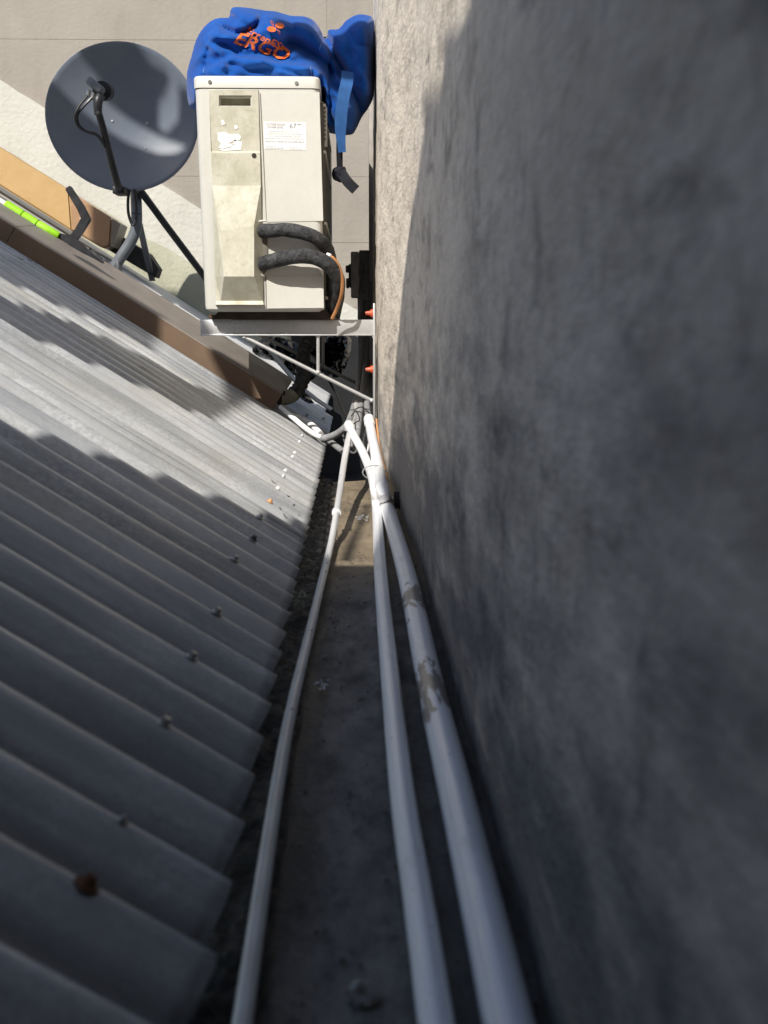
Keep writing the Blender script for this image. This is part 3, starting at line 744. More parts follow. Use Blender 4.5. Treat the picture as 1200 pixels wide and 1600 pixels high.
# ---- bracket pair
def bracket(y, label, mat):
    k = y / 2.77
    root = empty('wall_bracket', Vector((wallX(y), y, atY(585, 512, 2.77).z)), label, 'bracket', 'brackets carrying the air conditioner')
    Q = lambda u, v, dy=0.0: atY(u, v, 2.77) + Vector((0, y - 2.77 + dy, 0))
    zt_, zb_ = Q(450, 499.5).z, Q(450, 524.5).z; x0, x1 = Q(313, 510).x, Q(583, 510).x
    bm = B()
    box(bm, (x0, y, zb_), (x1, y + .003, zt_), .0008); box(bm, (x0, y + .0028, zt_ - .003), (x1, y + .038, zt_), .0008)
    box(bm, (x0, y - .005, zb_ - .0002), (x1, y + .004, zb_ + .0035), .001)
    obj('arm', bm, mat, root)
    bm = B(); a, b = Q(583, 474), Q(588, 655); box(bm, (a.x, y - .003, b.z), (a.x + .005, y + .036, a.z), .001); obj('wall_plate', bm, mat, root)
    bm = B(); tube(bm, [Q(381, 526, .004), Q(581, 626, .004)], .0046, 10, smooth=False); obj('brace', bm, mat, root)
    bm = B(); tube(bm, [Q(497, 524, .004), Q(497, 582, .004)], .0042, 10, smooth=False); obj('strut', bm, mat, root)
    bm = B()
    for u, v in ((381, 526), (497, 582), (581, 626), (497, 525), (446, 521.5)):
        d_ = Q(u, v, .003); r_ = bmesh.ops.create_icosphere(bm, subdivisions=2, radius=.0058)
        for w in r_['verts']: w.co = w.co * (1 + .3 * noise.noise(w.co * 300 + d_ * 50)) + d_
    tag(obj('weld_bead', bm, mat, root), kind='stuff')
    for v in (489, 577.5):
        bm = B(); c = Q(583, v, .018); disc(bm, c, (-1, 0, -.0), .0095, .006, 12, .0085); disc(bm, c + Vector((-.006, 0, 0)), (-1, 0, 0), .006, .012, 8, .0035)
        obj('wall_plug', bm, 'plug_orange', root)
    return root
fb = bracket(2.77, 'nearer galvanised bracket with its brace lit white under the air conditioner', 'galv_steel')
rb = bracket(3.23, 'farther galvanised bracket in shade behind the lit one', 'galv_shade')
bm = B(); c = atY(334, 496, 2.775); disc(bm, c, (0, 0, 1), .012, .006, 12, .010); obj('rusty_washer', bm, 'rust', fb)

# ---- pipes
def pipe(name, pts, r, mat, label, cat='pipe', parent=None, group=None, seg=18, **kw):
    bm = B(); tube(bm, pts, r, seg, 8, **kw); o = obj(name, bm, mat, parent, sharp=60)
    if parent is None: tag(o, label, cat, group)
    return o
def zc(u, v, z): return atZ(u, v, z)
# thin pipe beside the roof
tp = [zc(372, 1640, -.358), zc(378, 1600, -.358), zc(430, 1250, -.358), zc(455, 1110, -.358), zc(486, 980, -.358), zc(505, 900, -.358), zc(517, 850, -.357)]
tp += [atY(526, 800, 2.02), atY(533, 755, 2.25), atY(539, 715, 2.46), atY(546, 680, 2.62), atY(552, 655, 2.78), atY(557, 630, 2.95)]
thin = empty('white_pipe', tp[3], 'thin white pipe lying beside the roof eave over the gutter floor', 'pipe')
def w_thin(s): return .0056 + .0022 * sstep(.5, 1, s)
pipe('pipe_run', tp, w_thin, 'pipe_grey', None, parent=thin)
bm = B(); tube(bm, [tp[7] - Vector((0, .012, -.0)), tp[7] + Vector((0, .008, 0))], .0084, 16, smooth=False); obj('pipe_coupling', bm, 'pipe_white', thin)
bm = B()
for u, v in ((478, 1046), (456, 1108), (511, 880), (512, 868), (509, 893), (487, 985)):
    c = zc(u, v, -.3525); prism(bm, [c + Vector((math.cos(q * 1.05) * .0012, math.sin(q * 1.05) * .0024, 0)) for q in range(6)], (0, 0, .0008))
tag(obj('dirt_specks', bm, 'ink', thin, smooth=False), kind='stuff')
mp = [zc(690, 1640, -.352), zc(682, 1600, -.352), zc(653, 1400, -.352), zc(630, 1250, -.352), zc(612, 1080, -.352), zc(595, 900, -.352), zc(589, 800, -.352), atY(585, 762, 2.2), atY(578, 735, 2.36), atY(566, 705, 2.49), atY(553, 681, 2.58), atY(545, 664, 2.64)]
mid = empty('white_pipe', mp[4], 'middle white pipe with smooth clean sleeve, between the thin and the scuffed one', 'pipe')
pipe('pipe_run', mp, lambda s: .0098 - .0008 * s, 'pipe_white', None, parent=mid)
bm = B(); tube(bm, [mp[-1] + (mp[-2] - mp[-1]) * .25, mp[-1] + (mp[-1] - mp[-2]) * .02], .0112, 16, smooth=False); obj('sleeve_end', bm, 'pipe_white', mid)
rp = [zc(806, 1640, -.347), zc(795, 1600, -.347), zc(715, 1250, -.347), zc(673, 1072, -.347), zc(636, 900, -.347), zc(606, 795, -.346), atY(598, 766, 2.14), atY(592, 737, 2.33), atY(586, 705, 2.5), atY(581, 680, 2.62), atY(576.5, 655, 2.72)]
big = empty('white_pipe', rp[3], 'thick white pipe with scuffed brown patches running along the wall', 'pipe')
pipe('pipe_run', rp, lambda s: .0133 - .0022 * sstep(.7, 1, s), 'pipe_scuffed', None, parent=big, seg=24)
bm = B(); tube(bm, [rp[-1] + (rp[-2] - rp[-1]) * .3, rp[-1] + (rp[-1] - rp[-2]) * .02], .0128, 16, smooth=False); obj('sleeve_end', bm, 'pipe_white', big)
# clips and ties
def ring_tie(name, c, axis, r, th, mat, label, cat, ry=1.0):
    q = Vector(axis).to_track_quat('Z', 'Y').to_matrix(); bm = B()
    tube(bm, [Vector(c) + q @ Vector((math.cos(a * .3927) * r, math.sin(a * .3927) * r * ry, 0)) for a in range(17)], th, 6, smooth=False)
    return tag(obj(name, bm, mat), label, cat)
ax = (rp[6] - rp[4]).normalized()
pc = empty('pipe_clip', rp[5], 'grey pipe clip holding the thick pipe to the wall', 'clip')
q = ax.to_track_quat('Z', 'Y').to_matrix(); cc = rp[5] + Vector((0, .02, 0.002))
bm = B(); ribbon(bm, [cc + q @ Vector((math.cos(a * .3927) * .0152, math.sin(a * .3927) * .0152, 0)) for a in range(17)], .012, .0016, ax, n=2); obj('strap', bm, 'conduit_grey', pc)
bm = B(); box(bm, (cc.x + .012, cc.y - .006, cc.z - .004), (wallX(cc.y) + .002, cc.y + .006, cc.z + .028), .001); obj('bracket_tab', bm, 'charcoal_box', pc)
c2 = (atY(583, 738, 2.33)); ring_tie('cable_tie', c2 + Vector((.002, 0, 0)), (rp[8] - rp[6]), .0235, .0014, 'conduit_grey', 'thin cable tie round the two thicker white pipes', 'cable tie', .62)
# grey conduits climbing behind the bracket
ga = 'conduit_grey'
pipe('grey_conduit', [atY(541, 668, 2.66), atY(549, 650, 2.80), atY(556, 625, 3.0), atY(561, 600, 3.14), atY(563, 560, 3.24), atY(563.5, 500, 3.26), atY(563.5, 462, 3.26)], .0085, ga, 'grey conduit rising from the middle pipe up to the isolator switch', 'conduit', ridge=(.03, 900))
pipe('grey_conduit', [atY(556, 690, 2.66), atY(560, 662, 2.76), atY(564, 630, 2.95), atY(569, 600, 3.1), atY(571.5, 560, 3.25), atY(572, 500, 3.28), atY(572, 440, 3.29)], .0088, ga, 'grey conduit standing between its two neighbours behind the bracket', 'conduit')
pipe('grey_conduit', [atY(577, 657, 2.71), atY(574, 640, 2.84), atY(573.5, 620, 3.0), atY(576, 590, 3.2), atY(577.5, 560, 3.30), atY(577.5, 440, 3.31)], .0078, ga, 'grey conduit rising from the scuffed pipe close to the wall', 'conduit')
pipe('grey_conduit', [atY(504, 685, 2.9), atY(515, 683, 2.88), atY(530, 676, 2.84), atY(545, 662, 2.82), atY(556, 642, 2.9), atY(563, 615, 3.05)], .0092, ga, 'grey conduit curving from the roof edge to the pipe bundle', 'conduit')
pipe('grey_conduit', [atY(516, 690, 3.02), atY(533, 703, 2.95), atY(541, 708, 2.9), atY(550, 690, 2.9), atY(553, 660, 2.95)], .008, ga, 'lower grey conduit looping under the curved one', 'conduit')
pipe('white_tube', [atY(438, 636, 2.99), atY(455, 650, 2.96), atY(475, 667, 2.93), atY(492, 679, 2.91), atY(506, 685, 2.90)], .0068, 'pipe_white', 'white tube end lying over the roof corner, upper of two', 'tube')
pipe('white_tube', [atY(456, 650, 3.04), atY(472, 655, 3.02), atY(487, 664, 2.98), atY(501, 678, 2.93)], .0082, 'pipe_white', 'short white tube behind the long one on the far roof corner', 'tube')
pipe('orange_cable', [atY(588, 655, 2.70), atY(592, 690, 2.58), atY(598, 722, 2.42), atY(605, 748, 2.28)], .0022, 'cable_orange', 'thin orange cable between the scuffed pipe and the wall', 'cable')
pipe('grey_cable', [atY(574, 666, 2.8), atY(568, 690, 2.78), atY(572, 712, 2.7), atY(577, 690, 2.75)], .0022, 'pipe_white', 'thin pale cable loop behind the two white pipes', 'cable')
pipe('cable_tie', [atY(549, 650, 2.74), atY(556, 643, 2.72), atY(562, 655, 2.70), atY(556, 660, 2.69), atY(548, 665, 2.70)], .0014, 'black_plastic', 'black cable tie tails round the grey conduits', 'cable tie')
pipe('cable_tie', [atY(554, 640, 2.85), atY(565, 636, 2.80), atY(575, 643, 2.76), atY(580, 652, 2.72)], .0013, 'black_plastic', 'second black cable tie joining conduits near the wall', 'cable tie')
# wall trunking behind, isolator switch
bm = B(); box(bm, (atY(576.5, 300, 3.345).x, 3.345, atY(580, 500, 3.345).z), (atY(583, 300, 3.345).x + .01, 3.40, atY(580, 150, 3.345).z), .002)
tag(obj('wall_trunking', bm, 'brown_trunking'), 'narrow dark brown trunking standing at the wall corner', 'trunking')
iso = empty('isolator_switch', atY(562, 430, 3.24), 'black weathered isolator switch box on the wall corner', 'switch')
YI = 3.17
bm = B(); a, b = atY(548, 393, YI), atY(561, 465, YI); c = atY(577, 466, YI)
box(bm, (a.x, YI, b.z), (b.x, YI + .085, a.z), .004); obj('switch_cover', bm, 'switch_grey', iso)
bm = B(); box(bm, (b.x + .0005, YI + .003, c.z - .002), (c.x, YI + .092, a.z + .004), .003); obj('back_box', bm, 'conduit_dark', iso)
bm = B(); e0 = atY(559, 395, YI - .002)
for k in range(26):
    u0 = 560 + random.random() * 9; v0 = 405 + random.random() * 50
    tube(bm, [atY(u0, v0, YI - .0005), atY(u0 + random.uniform(-2, 6), v0 + random.uniform(5, 12), YI - .0008)], .0006, 5, smooth=False)
obj('scratched_wrap', bm, 'black_plastic', iso)
bm = B(); e1, e2 = atY(548, 411, YI), atY(548, 449, YI)
disc(bm, Vector((e1.x, YI + .04, (e1.z + e2.z) / 2)), (-1, 0, 0), .033, .006, 20, .030); box(bm, (e1.x - .014, YI + .012, (e1.z + e2.z) / 2 - .009 + .018), (e1.x - .004, YI + .07, (e1.z + e2.z) / 2 + .009 + .018), .003)
box(bm, (e1.x - .013, YI + .012, (e1.z + e2.z) / 2 - .033), (e1.x - .004, YI + .07, (e1.z + e2.z) / 2 - .007), .003)
obj('rotary_knob', bm, 'charcoal_box', iso)
# insulated refrigerant pipes leaving the unit
pipe('insulated_pipe', [A(409, 361, .010), A(425, 360, .026), A(450, 359.5, .034), A(478, 365, .036), A(500, 376, .022), A(512, 391, -.02), A(516, 410, -.07), A(517, 450, -.12), A(515, 505, -.17)], lambda s: .0158 - .001 * s, 'foam_black', 'upper black foam insulated pipe leaving the air conditioner', 'pipe', wob=.10, seg=20)
pipe('insulated_pipe', [A(409, 413, .010), A(425, 408, .028), A(450, 402, .040), A(476, 400, .045), A(500, 406, .042), A(518, 418, .030), A(527, 436, .010), A(528, 460, -.02), A(522, 490, -.07), A(518, 515, -.10)], lambda s: .0172 - .001 * s, 'foam_black', 'lower black foam insulated pipe with cracked skin', 'pipe', wob=.10, seg=20)
pipe('copper_cable', [A(511, 398, .028), A(522, 405, .034), A(531, 420, .030), A(535, 440, .022), A(533, 462, .010), A(526, 483, -.01), A(519, 498, -.02)], .0042, 'copper_sheath', 'orange brown cable bent along the lower foam pipe', 'cable')
pipe('wire_end', [A(511, 397.5, .030), A(517, 400, .034)], .0045, 'pipe_white', 'bare white end of the brown cable on the foam pipe', 'cable')

# ---- blue bag
OUT = [(292, 144), (292, 115), (299, 88), (307, 61), (320, 41), (337, 29), (359, 27), (359, 20), (365, 11), (387, 12), (413, 16), (432, 18), (453, 24), (477, 26), (491, 33), (500, 45), (505, 57), (511, 63), (513, 47), (529, 45), (541, 32), (557, 23), (571, 23), (583, 29), (585, 53), (585, 139), (579, 163), (565, 184), (557, 201), (547, 211), (515, 208), (500, 196), (488, 168), (470, 152), (330, 152), (318, 172), (300, 170), (294, 160)]
def segd(p, a, b):
    ax_, ay_ = a; bx, by = b; dx, dy = bx - ax_, by - ay_; L2 = dx * dx + dy * dy
    t_ = 0 if L2 == 0 else max(0, min(1, ((p[0] - ax_) * dx + (p[1] - ay_) * dy) / L2))
    q_ = (ax_ + t_ * dx, ay_ + t_ * dy); return math.hypot(p[0] - q_[0], p[1] - q_[1]), q_, t_
def inside(p, poly):
    r_ = False; j = len(poly) - 1
    for i in range(len(poly)):
        (xi, yi), (xj, yj) = poly[i], poly[j]
        if (yi > p[1]) != (yj > p[1]) and p[0] < (xj - xi) * (p[1] - yi) / (yj - yi) + xi: r_ = not r_
        j = i
    return r_
def smooth_outline(P, n=5):
    Q = [Vector((*p, 0)) for p in P]; out = []; N = len(Q)
    for i in range(N):
        a, b, c, d = Q[i - 1], Q[i], Q[(i + 1) % N], Q[(i + 2) % N]
        for k in range(n):
            t_ = k / n; r_ = .5 * ((2 * b) + (c - a) * t_ + (2 * a - 5 * b + 4 * c - d) * t_ ** 2 + (3 * b - a - 3 * c + d) * t_ ** 3)
            out.append((r_.x, r_.y))
    return out
OUT = smooth_outline(OUT, 4)
CREASE = [([(409, 26), (398, 44), (384, 50), (368, 52), (352, 44), (340, 33)], -.040, 5.5), ([(335, 33), (326, 60), (322, 95), (318, 120)], -.016, 5),
          ([(452, 66), (480, 76), (505, 92), (528, 120)], -.055, 17), ([(511, 62), (519, 80), (538, 112), (556, 150), (566, 178)], -.045, 7),
          ([(440, 36), (470, 44), (498, 60), (504, 74)], .022, 13), ([(566, 45), (571, 90), (570, 140)], .03, 16), ([(500, 112), (520, 140), (540, 170)], .02, 8),
          ([(365, 62), (385, 58), (400, 50)], .020, 8), ([(345, 66), (362, 74), (372, 86)], -.014, 6), ([(398, 32), (420, 40), (440, 52)], .014, 9), ([(330, 52), (345, 60), (366, 56)], .016, 7),
          ([(505, 82), (517, 100), (528, 128)], .022, 6), ([(545, 60), (552, 100), (562, 150)], -.012, 8), ([(372, 20), (376, 36), (392, 40)], -.006, 5), ([(486, 112), (500, 150), (520, 190)], -.02, 6)]
CREASE += [([(360, 100), (392, 110), (430, 106), (470, 116)], -.010, 4), ([(325, 70), (345, 84), (350, 104)], .016, 5), ([(452, 30), (462, 46), (486, 56)], -.014, 4), ([(376, 14), (400, 26), (430, 26)], .012, 5), ([(520, 100), (536, 150), (536, 195)], .018, 5), ([(548, 50), (560, 70), (580, 72)], -.012, 4), ([(560, 110), (574, 130), (580, 155)], .014, 5), ([(410, 96), (440, 112), (452, 118)], .012, 4), ([(302, 100), (316, 84), (330, 60)], .014, 5), ([(388, 84), (420, 80), (444, 90)], -.012, 5)]
FLAP = [(296, 118), (320, 108), (345, 97), (362, 87), (411, 91), (433, 97), (460, 99), (485, 103), (500, 112)]
def front_y(u, v):
    p = (u, v); d = min(segd(p, OUT[i], OUT[(i + 1) % len(OUT)])[0] for i in range(len(OUT)))
    Rr = 30.0; e = min(1.0, d / Rr); T = .150 * math.sqrt(max(0, 1 - (1 - e) ** 2))
    if u > 512: T *= .8
    y = 2.985 - T
    for line, dep, wid in CREASE:
        dd_ = min(segd(p, line[i], line[i + 1])[0] for i in range(len(line) - 1))
        y -= dep * (.45 * math.exp(-(dd_ / wid) ** 2) + .62 * math.exp(-dd_ / (wid * .55))) * min(1, d / 8)
    if u < 500:
        vf = None
        for i in range(len(FLAP) - 1):
            if FLAP[i][0] <= u <= FLAP[i + 1][0]:
                t_ = (u - FLAP[i][0]) / (FLAP[i + 1][0] - FLAP[i][0]); vf = FLAP[i][1] + t_ * (FLAP[i + 1][1] - FLAP[i][1])
        if vf: y -= .042 * sstep(-3, 4, v - vf) * min(1, d / 10) * (1 - .5 * sstep(4, 40, v - vf))
    q_ = Vector((u * .02, v * .03, 1.7))
    y -= (.020 * noise.fractal(q_ * .8, .5, 2, 2) + .006 * (1 - abs(noise.noise(Vector((u * .030 + v * .02, v * .055 - u * .012, 4.4))) * 2.0))) * min(1, d / 12)
    return y
bm = B(); st = 2.6; W_, H_ = int(310 / st), int(220 / st); cache = {}
def gv(i, j): return (285 + i * st, 5 + j * st)
ins = {(i, j): inside(gv(i, j), OUT) for i in range(W_ + 1) for j in range(H_ + 1)}
fv, bv = {}, {}
def vert(i, j):
    if (i, j) in fv: return
    p = gv(i, j)
    if ins[(i, j)]:
        y = front_y(*p); f_ = atY(p[0], p[1], y); b_ = atY(p[0], p[1], 2.985 + (2.985 - y) * .9 + .01)
        fv[(i, j)] = bm.verts.new(f_); bv[(i, j)] = bm.verts.new(b_)
    else:
        q_ = min((segd(p, OUT[k], OUT[(k + 1) % len(OUT)]) for k in range(len(OUT))), key=lambda z: z[0])[1]
        w_ = bm.verts.new(atY(q_[0], q_[1], 2.985)); fv[(i, j)] = w_; bv[(i, j)] = w_
for i in range(W_):
    for j in range(H_):
        ks = [(i, j), (i + 1, j), (i + 1, j + 1), (i, j + 1)]
        if any(ins[k] for k in ks):
            for k in ks: vert(*k)
            for D in (fv, bv):
                vv = []
                for k in ks:
                    if D[k] not in vv: vv.append(D[k])
                if len(vv) >= 3:
                    try: bm.faces.new(vv)
                    except ValueError: pass
bmesh.ops.remove_doubles(bm, verts=bm.verts, dist=5e-4)
for v in bm.verts:
    if xl0 - .004 < v.co.x < xr1 + .006 and YA - .01 < v.co.y < YE and v.co.z < zt + .002: v.co.z = zt + .002
bag = empty('cloth_bag', Vector((-.2, 2.98, zt)), 'blue crumpled cloth bag with orange print on top of the air conditioner', 'bag')
for _ in range(1): bmesh.ops.smooth_vert(bm, verts=bm.verts, factor=.35, use_axis_x=True, use_axis_y=True, use_axis_z=True)
obj('bag_body', bm, 'bag_blue', bag, sharp=180)
def decal(name, polys, mat, lift=.006, parent=bag):
    bm = B()
    for pts in polys:
        vv = [bm.verts.new(atY(u, v, front_y(u, v) - lift)) for u, v in pts]
        try: bm.faces.new(vv)
        except ValueError: pass
    bmesh.ops.triangulate(bm, faces=bm.faces)
    bmesh.ops.remove_doubles(bm, verts=bm.verts, dist=1e-5)
    return obj(name, bm, mat, parent, smooth=False)
def bag_text(s, u, v, hpx, wpx, ang, name, shear=0.0, bend=0.0):
    vs_, fs = text_mesh(s, 1.0, .022); x1 = max(p.x for p in vs_); x0 = min(p.x for p in vs_); y1 = max(p.y for p in vs_)
    bm = B(); bm_v = [bm.verts.new((p.x, p.y, 0)) for p in vs_]
    for f in fs:
        try: bm.faces.new([bm_v[i] for i in f])
        except ValueError: pass
    bmesh.ops.subdivide_edges(bm, edges=bm.edges, cuts=2)
    bmesh.ops.triangulate(bm, faces=bm.faces)
    ca, sa = math.cos(ang), math.sin(ang)
    for w in bm.verts:
        a = (w.co.x - x0) / (x1 - x0) * wpx; b = w.co.y / y1 * hpx
        a += b * shear; b -= bend * (a / wpx) ** 2
        uu = u + a * ca + b * sa; vv = v + a * sa - b * ca
        w.co = atY(uu, vv, front_y(uu, vv) - .006)
    return obj(name, bm, 'print_orange', bag, smooth=False)
bag_text('ERGO', 365, 67, 20, 86, R(19), 'printed_word', .30)
bag_text('ErrenESt', 384, 51, 10.5, 64, R(26), 'printed_word', .2)
ell = lambda cu, cv, a, b, an, n=18: [(cu + math.cos(k * 6.2832 / n) * a * math.cos(an) - math.sin(k * 6.2832 / n) * b * math.sin(an), cv + math.cos(k * 6.2832 / n) * a * math.sin(an) + math.sin(k * 6.2832 / n) * b * math.cos(an)) for k in range(n)]
def ringp(cu, cv, a, b, an, w):
    o_, i_ = ell(cu, cv, a, b, an), ell(cu, cv, a - w, b - w, an); n = len(o_)
    return [[o_[k], o_[(k + 1) % n], i_[(k + 1) % n], i_[k]] for k in range(n)]
decal('printed_logo', [ell(424.5, 45.5, 7.2, 4.4, R(8)), ell(437, 40, 7.2, 4.4, R(8))] + ringp(425.5, 36, 4.4, 1.9, R(62), .9) + ringp(435.5, 50, 4.0, 1.8, R(62), .9), 'print_orange', .007)
def seam(name, pts, wpx):
    polys = []
    for a, b in zip(pts, pts[1:]):
        n = max(2, int(math.hypot(b[0] - a[0], b[1] - a[1]) / 4)); dx, dy = b[0] - a[0], b[1] - a[1]; L_ = math.hypot(dx, dy); nx_, ny_ = -dy / L_ * wpx, dx / L_ * wpx
        for k in range(n):
            p_, q_ = (a[0] + dx * k / n, a[1] + dy * k / n), (a[0] + dx * (k + 1) / n, a[1] + dy * (k + 1) / n)
            polys.append([p_, q_, (q_[0] + nx_, q_[1] + ny_), (p_[0] + nx_, p_[1] + ny_)])
    return decal(name, polys, 'seam_pale', .007)
seam('seam', [(485.5, 104), (487, 118)], .8); seam('seam', [(321, 97), (317, 118)], .7); seam('seam', [(517, 72), (524, 84)], 1.1); seam('seam', [(501, 50), (503, 66), (499, 78)], .6)
# webbing strap hanging from the bag, with its dark knotted end
stp = empty('bag_strap', atY(538, 118, 2.8), 'pale blue webbing strap hanging from the bag with dark knotted end', 'strap')
bm = B(); ribbon(bm, [atY(543, 112, 2.845), atY(542, 128, 2.79), atY(537, 150, 2.775), atY(533.5, 175, 2.77), atY(532, 205, 2.77), atY(534.5, 238, 2.775)], lambda s: .0285 - .010 * sstep(.7, 1, s) , .0016, (1, .35, 0), 8); obj('webbing', bm, 'strap_blue', stp)
bm = B(); ribbon(bm, [atY(531, 215, 2.785), atY(530.5, 240, 2.785), atY(531, 262, 2.785)], lambda s: .016 - .002 * s, .0018, (1, .2, 0), 8); obj('webbing', bm, 'strap_dark', stp)
bm = B(); r_ = bmesh.ops.create_icosphere(bm, subdivisions=3, radius=.016); c = atY(532, 272, 2.78)
for w in r_['verts']: w.co = Vector((w.co.x * 1.15, w.co.y * .8, w.co.z * 1.1)) * (1 + .35 * noise.noise(w.co * 90)) + c
obj('knot', bm, 'strap_dark', stp)
bm = B(); ribbon(bm, [atY(532, 268, 2.77), atY(543, 284, 2.765), atY(556, 297, 2.765)], .024, .0022, (.45, .15, 1), 6); obj('strap_end', bm, 'strap_dark', stp)

# ---- satellite dish
YD = 4.17
dc = atY(192, 183, YD); DR = 114.0 / F * YD * .968
dish = empty('satellite_dish', atRoof(180, 424), 'dark grey satellite dish on a bent mast', 'satellite dish')
axis = Vector((.17, -1, .02)).normalized(); qd = axis.to_track_quat('Z', 'Y').to_matrix()
bm = B(); dep = .058
def dpt(r, a, back=0.0): return dc + qd @ Vector((math.cos(a) * r, math.sin(a) * r * .965, dep * ((r / DR) ** 2) - dep - back))
rl = [0.0] + [DR * k / 20 for k in range(1, 21)]
NS = 72; Fr = []
for r in rl: Fr.append([bm.verts.new(dpt(r, 2 * math.pi * k / NS)) for k in range(NS)] if r else [bm.verts.new(dpt(0, 0))] * NS)
lipf = [bm.verts.new(dpt(DR, 2 * math.pi * k / NS) + qd @ Vector((math.cos(2 * math.pi * k / NS) * .004, math.sin(2 * math.pi * k / NS) * .004, -.001))) for k in range(NS)]
lipb = [bm.verts.new(dpt(DR, 2 * math.pi * k / NS) + qd @ Vector((math.cos(2 * math.pi * k / NS) * .003, math.sin(2 * math.pi * k / NS) * .003, -.014))) for k in range(NS)]
Bk = [[bm.verts.new(dpt(r, 2 * math.pi * k / NS, .004)) for k in range(NS)] if r else [bm.verts.new(dpt(0, 0, .004))] * NS for r in rl]
seq = Fr + [lipf, lipb] + Bk[::-1]
for P_, Q in zip(seq, seq[1:]):
    for k in range(NS):
        vv = []
        for w in (P_[k], P_[(k + 1) % NS], Q[(k + 1) % NS], Q[k]):
            if w not in vv: vv.append(w)
        if len(vv) > 2: bm.faces.new(vv)
obj('reflector', bm, 'dish_paint', dish, sharp=50)
for u, v in ((174.5, 189.5), (229, 194), (225, 233.5)):
    d = ray(u, v); best = min((abs((dpt(DR * r / 60, a * .1047) - d * (dpt(DR * r / 60, a * .1047).dot(d) / d.length_squared)).length), r, a) for r in range(1, 60) for a in range(60))
    c = dpt(DR * best[1] / 60, best[2] * .1047); bm = B(); disc(bm, c, axis, .0045, .003, 12, .003); obj('bolt', bm, 'galv_steel', dish)
def Dp(u, v, y): return atY(u, v, y)
arm = [Dp(190, 300, 4.10), Dp(182, 283, 4.04), Dp(172, 245, 3.98), Dp(162, 205, 3.91), Dp(153, 172, 3.86)]
bm = B(); tube(bm, arm, lambda s: .0135 - .002 * s, 12); box(bm, Dp(182, 303, 4.08) - Vector((.012, .01, 0)), Dp(200, 294, 4.13) + Vector((0, .03, 0)), .004); o = obj('feed_arm', bm, 'black_plastic', dish)
bm = B(); disc(bm, Dp(190, 301, 4.085), (0, -1, 0), .007, .004, 10, .006); obj('bolt', bm, 'steel_screw', dish)
lnb = None
bm = B(); tube(bm, [Dp(153, 180, 3.855), Dp(153, 160, 3.85), Dp(156, 150, 3.86)], lambda s: .0125 + .004 * s, 12); disc(bm, Dp(153, 176, 3.838), (0, -1, 0), .005, .003, 8)
disc(bm, Dp(159, 142, 3.90), (.1, 1, .1), .031, .045, 24, .028); lnb = obj('feed_horn', bm, 'black_plastic', dish)
bm = B(); c = Dp(149, 134, 3.86); box(bm, c - Vector((.030, .022, .013)), c + Vector((.030, .03, .013)), .009, rot=Matrix.Rotation(R(38), 3, 'Y'), seg=3); obj('receiver_body', bm, 'pole_grey', lnb)
bm = B()
for u, v in ((139, 141), (146, 145)): disc(bm, Dp(u, v, 3.855), (-.25, -.1, -1), .0068, .022, 10, .006)
obj('connector', bm, 'steel_screw', lnb)
bm = B(); tube(bm, [Dp(137, 149, 3.85), Dp(124, 165, 3.84), Dp(117, 182, 3.84), Dp(122, 197, 3.86), Dp(134, 205, 3.88), Dp(150, 209, 3.9), Dp(161, 221, 3.92), Dp(163, 228, 3.93)], .0042, 8)
tube(bm, [Dp(144, 152, 3.85), Dp(131, 166, 3.845), Dp(121, 180, 3.85), Dp(124, 196, 3.865), Dp(136, 206, 3.885), Dp(152, 212, 3.905), Dp(164, 230, 3.935)], .0042, 8)
obj('cable', bm, 'black_plastic', dish)
bm = B(); bs = atRoof(176, 424, .006)
tube(bm, [Dp(211, 285, 4.26), Dp(212, 300, 4.235), Dp(213, 320, 4.21), Dp(213.5, 345, 4.2), Dp(211, 362, 4.2), Dp(203, 380, 4.2), Dp(190, 400, 4.2), Dp(175, 423, 4.2)], .0195, 18); obj('mast', bm, 'pole_grey', dish)
bm = B(); tube(bm, [Dp(202, 296, 4.15), Dp(200, 315, 4.15), Dp(201, 335, 4.15), Dp(207, 351, 4.15), Dp(212, 345, 4.15), Dp(213, 320, 4.16), Dp(210, 296, 4.16)], .0052, 8); obj('cable', bm, 'black_plastic', dish)
bm = B(); tube(bm, [Dp(206, 333, 4.165), Dp(222, 334, 4.165)], .0022, 6, smooth=False); obj('cable_tie', bm, 'black_plastic', dish)
bm = B(); tube(bm, [Dp(219, 297, 4.2), Dp(260, 353, 4.27), Dp(330, 446, 4.42)], .0125, 12, smooth=False); obj('stay', bm, 'black_plastic', dish)
bm = B(); tube(bm, [Dp(216, 300, 4.19), Dp(247, 340, 4.24)], .005, 8, smooth=False); box(bm, Dp(245, 332, 4.23) - Vector((.004, 0, .004)), Dp(247, 330, 4.24) + Vector((.004, 0, .004))); obj('cable', bm, 'black_plastic', dish)
bm = B(); ribbon(bm, [Dp(218, 350, 4.23), Dp(228, 395, 4.4), Dp(238, 438, 4.62)], .022, .006, (1, 0, 0), 3); obj('stay', bm, 'pole_grey', dish)
bm = B(); tube(bm, [Dp(206, 298, 4.235), Dp(222, 297, 4.235)], .020, 10, smooth=False); obj('clamp', bm, 'black_plastic', dish)
bm = B(); cb = Dp(177, 425, 4.19)
prism(bm, [cb + SLOPE * a + NRM * .0 + Vector((0, b, 0)) for a, b in ((-.05, -.05), (.04, -.05), (.04, .06), (-.05, .06))], NRM * -.006)
for a, b in ((-.035, .03), (.03, -.03)): disc(bm, cb + SLOPE * a + Vector((0, b, 0)), NRM, .008, .014, 6)
box(bm, cb + Vector((-.03, -.03, -.0)), cb + Vector((-.022, .03, .045)), .002); box(bm, cb + Vector((.018, -.03, -.0)), cb + Vector((.026, .03, .035)), .002)
obj('base_plate', bm, 'pole_grey', dish)
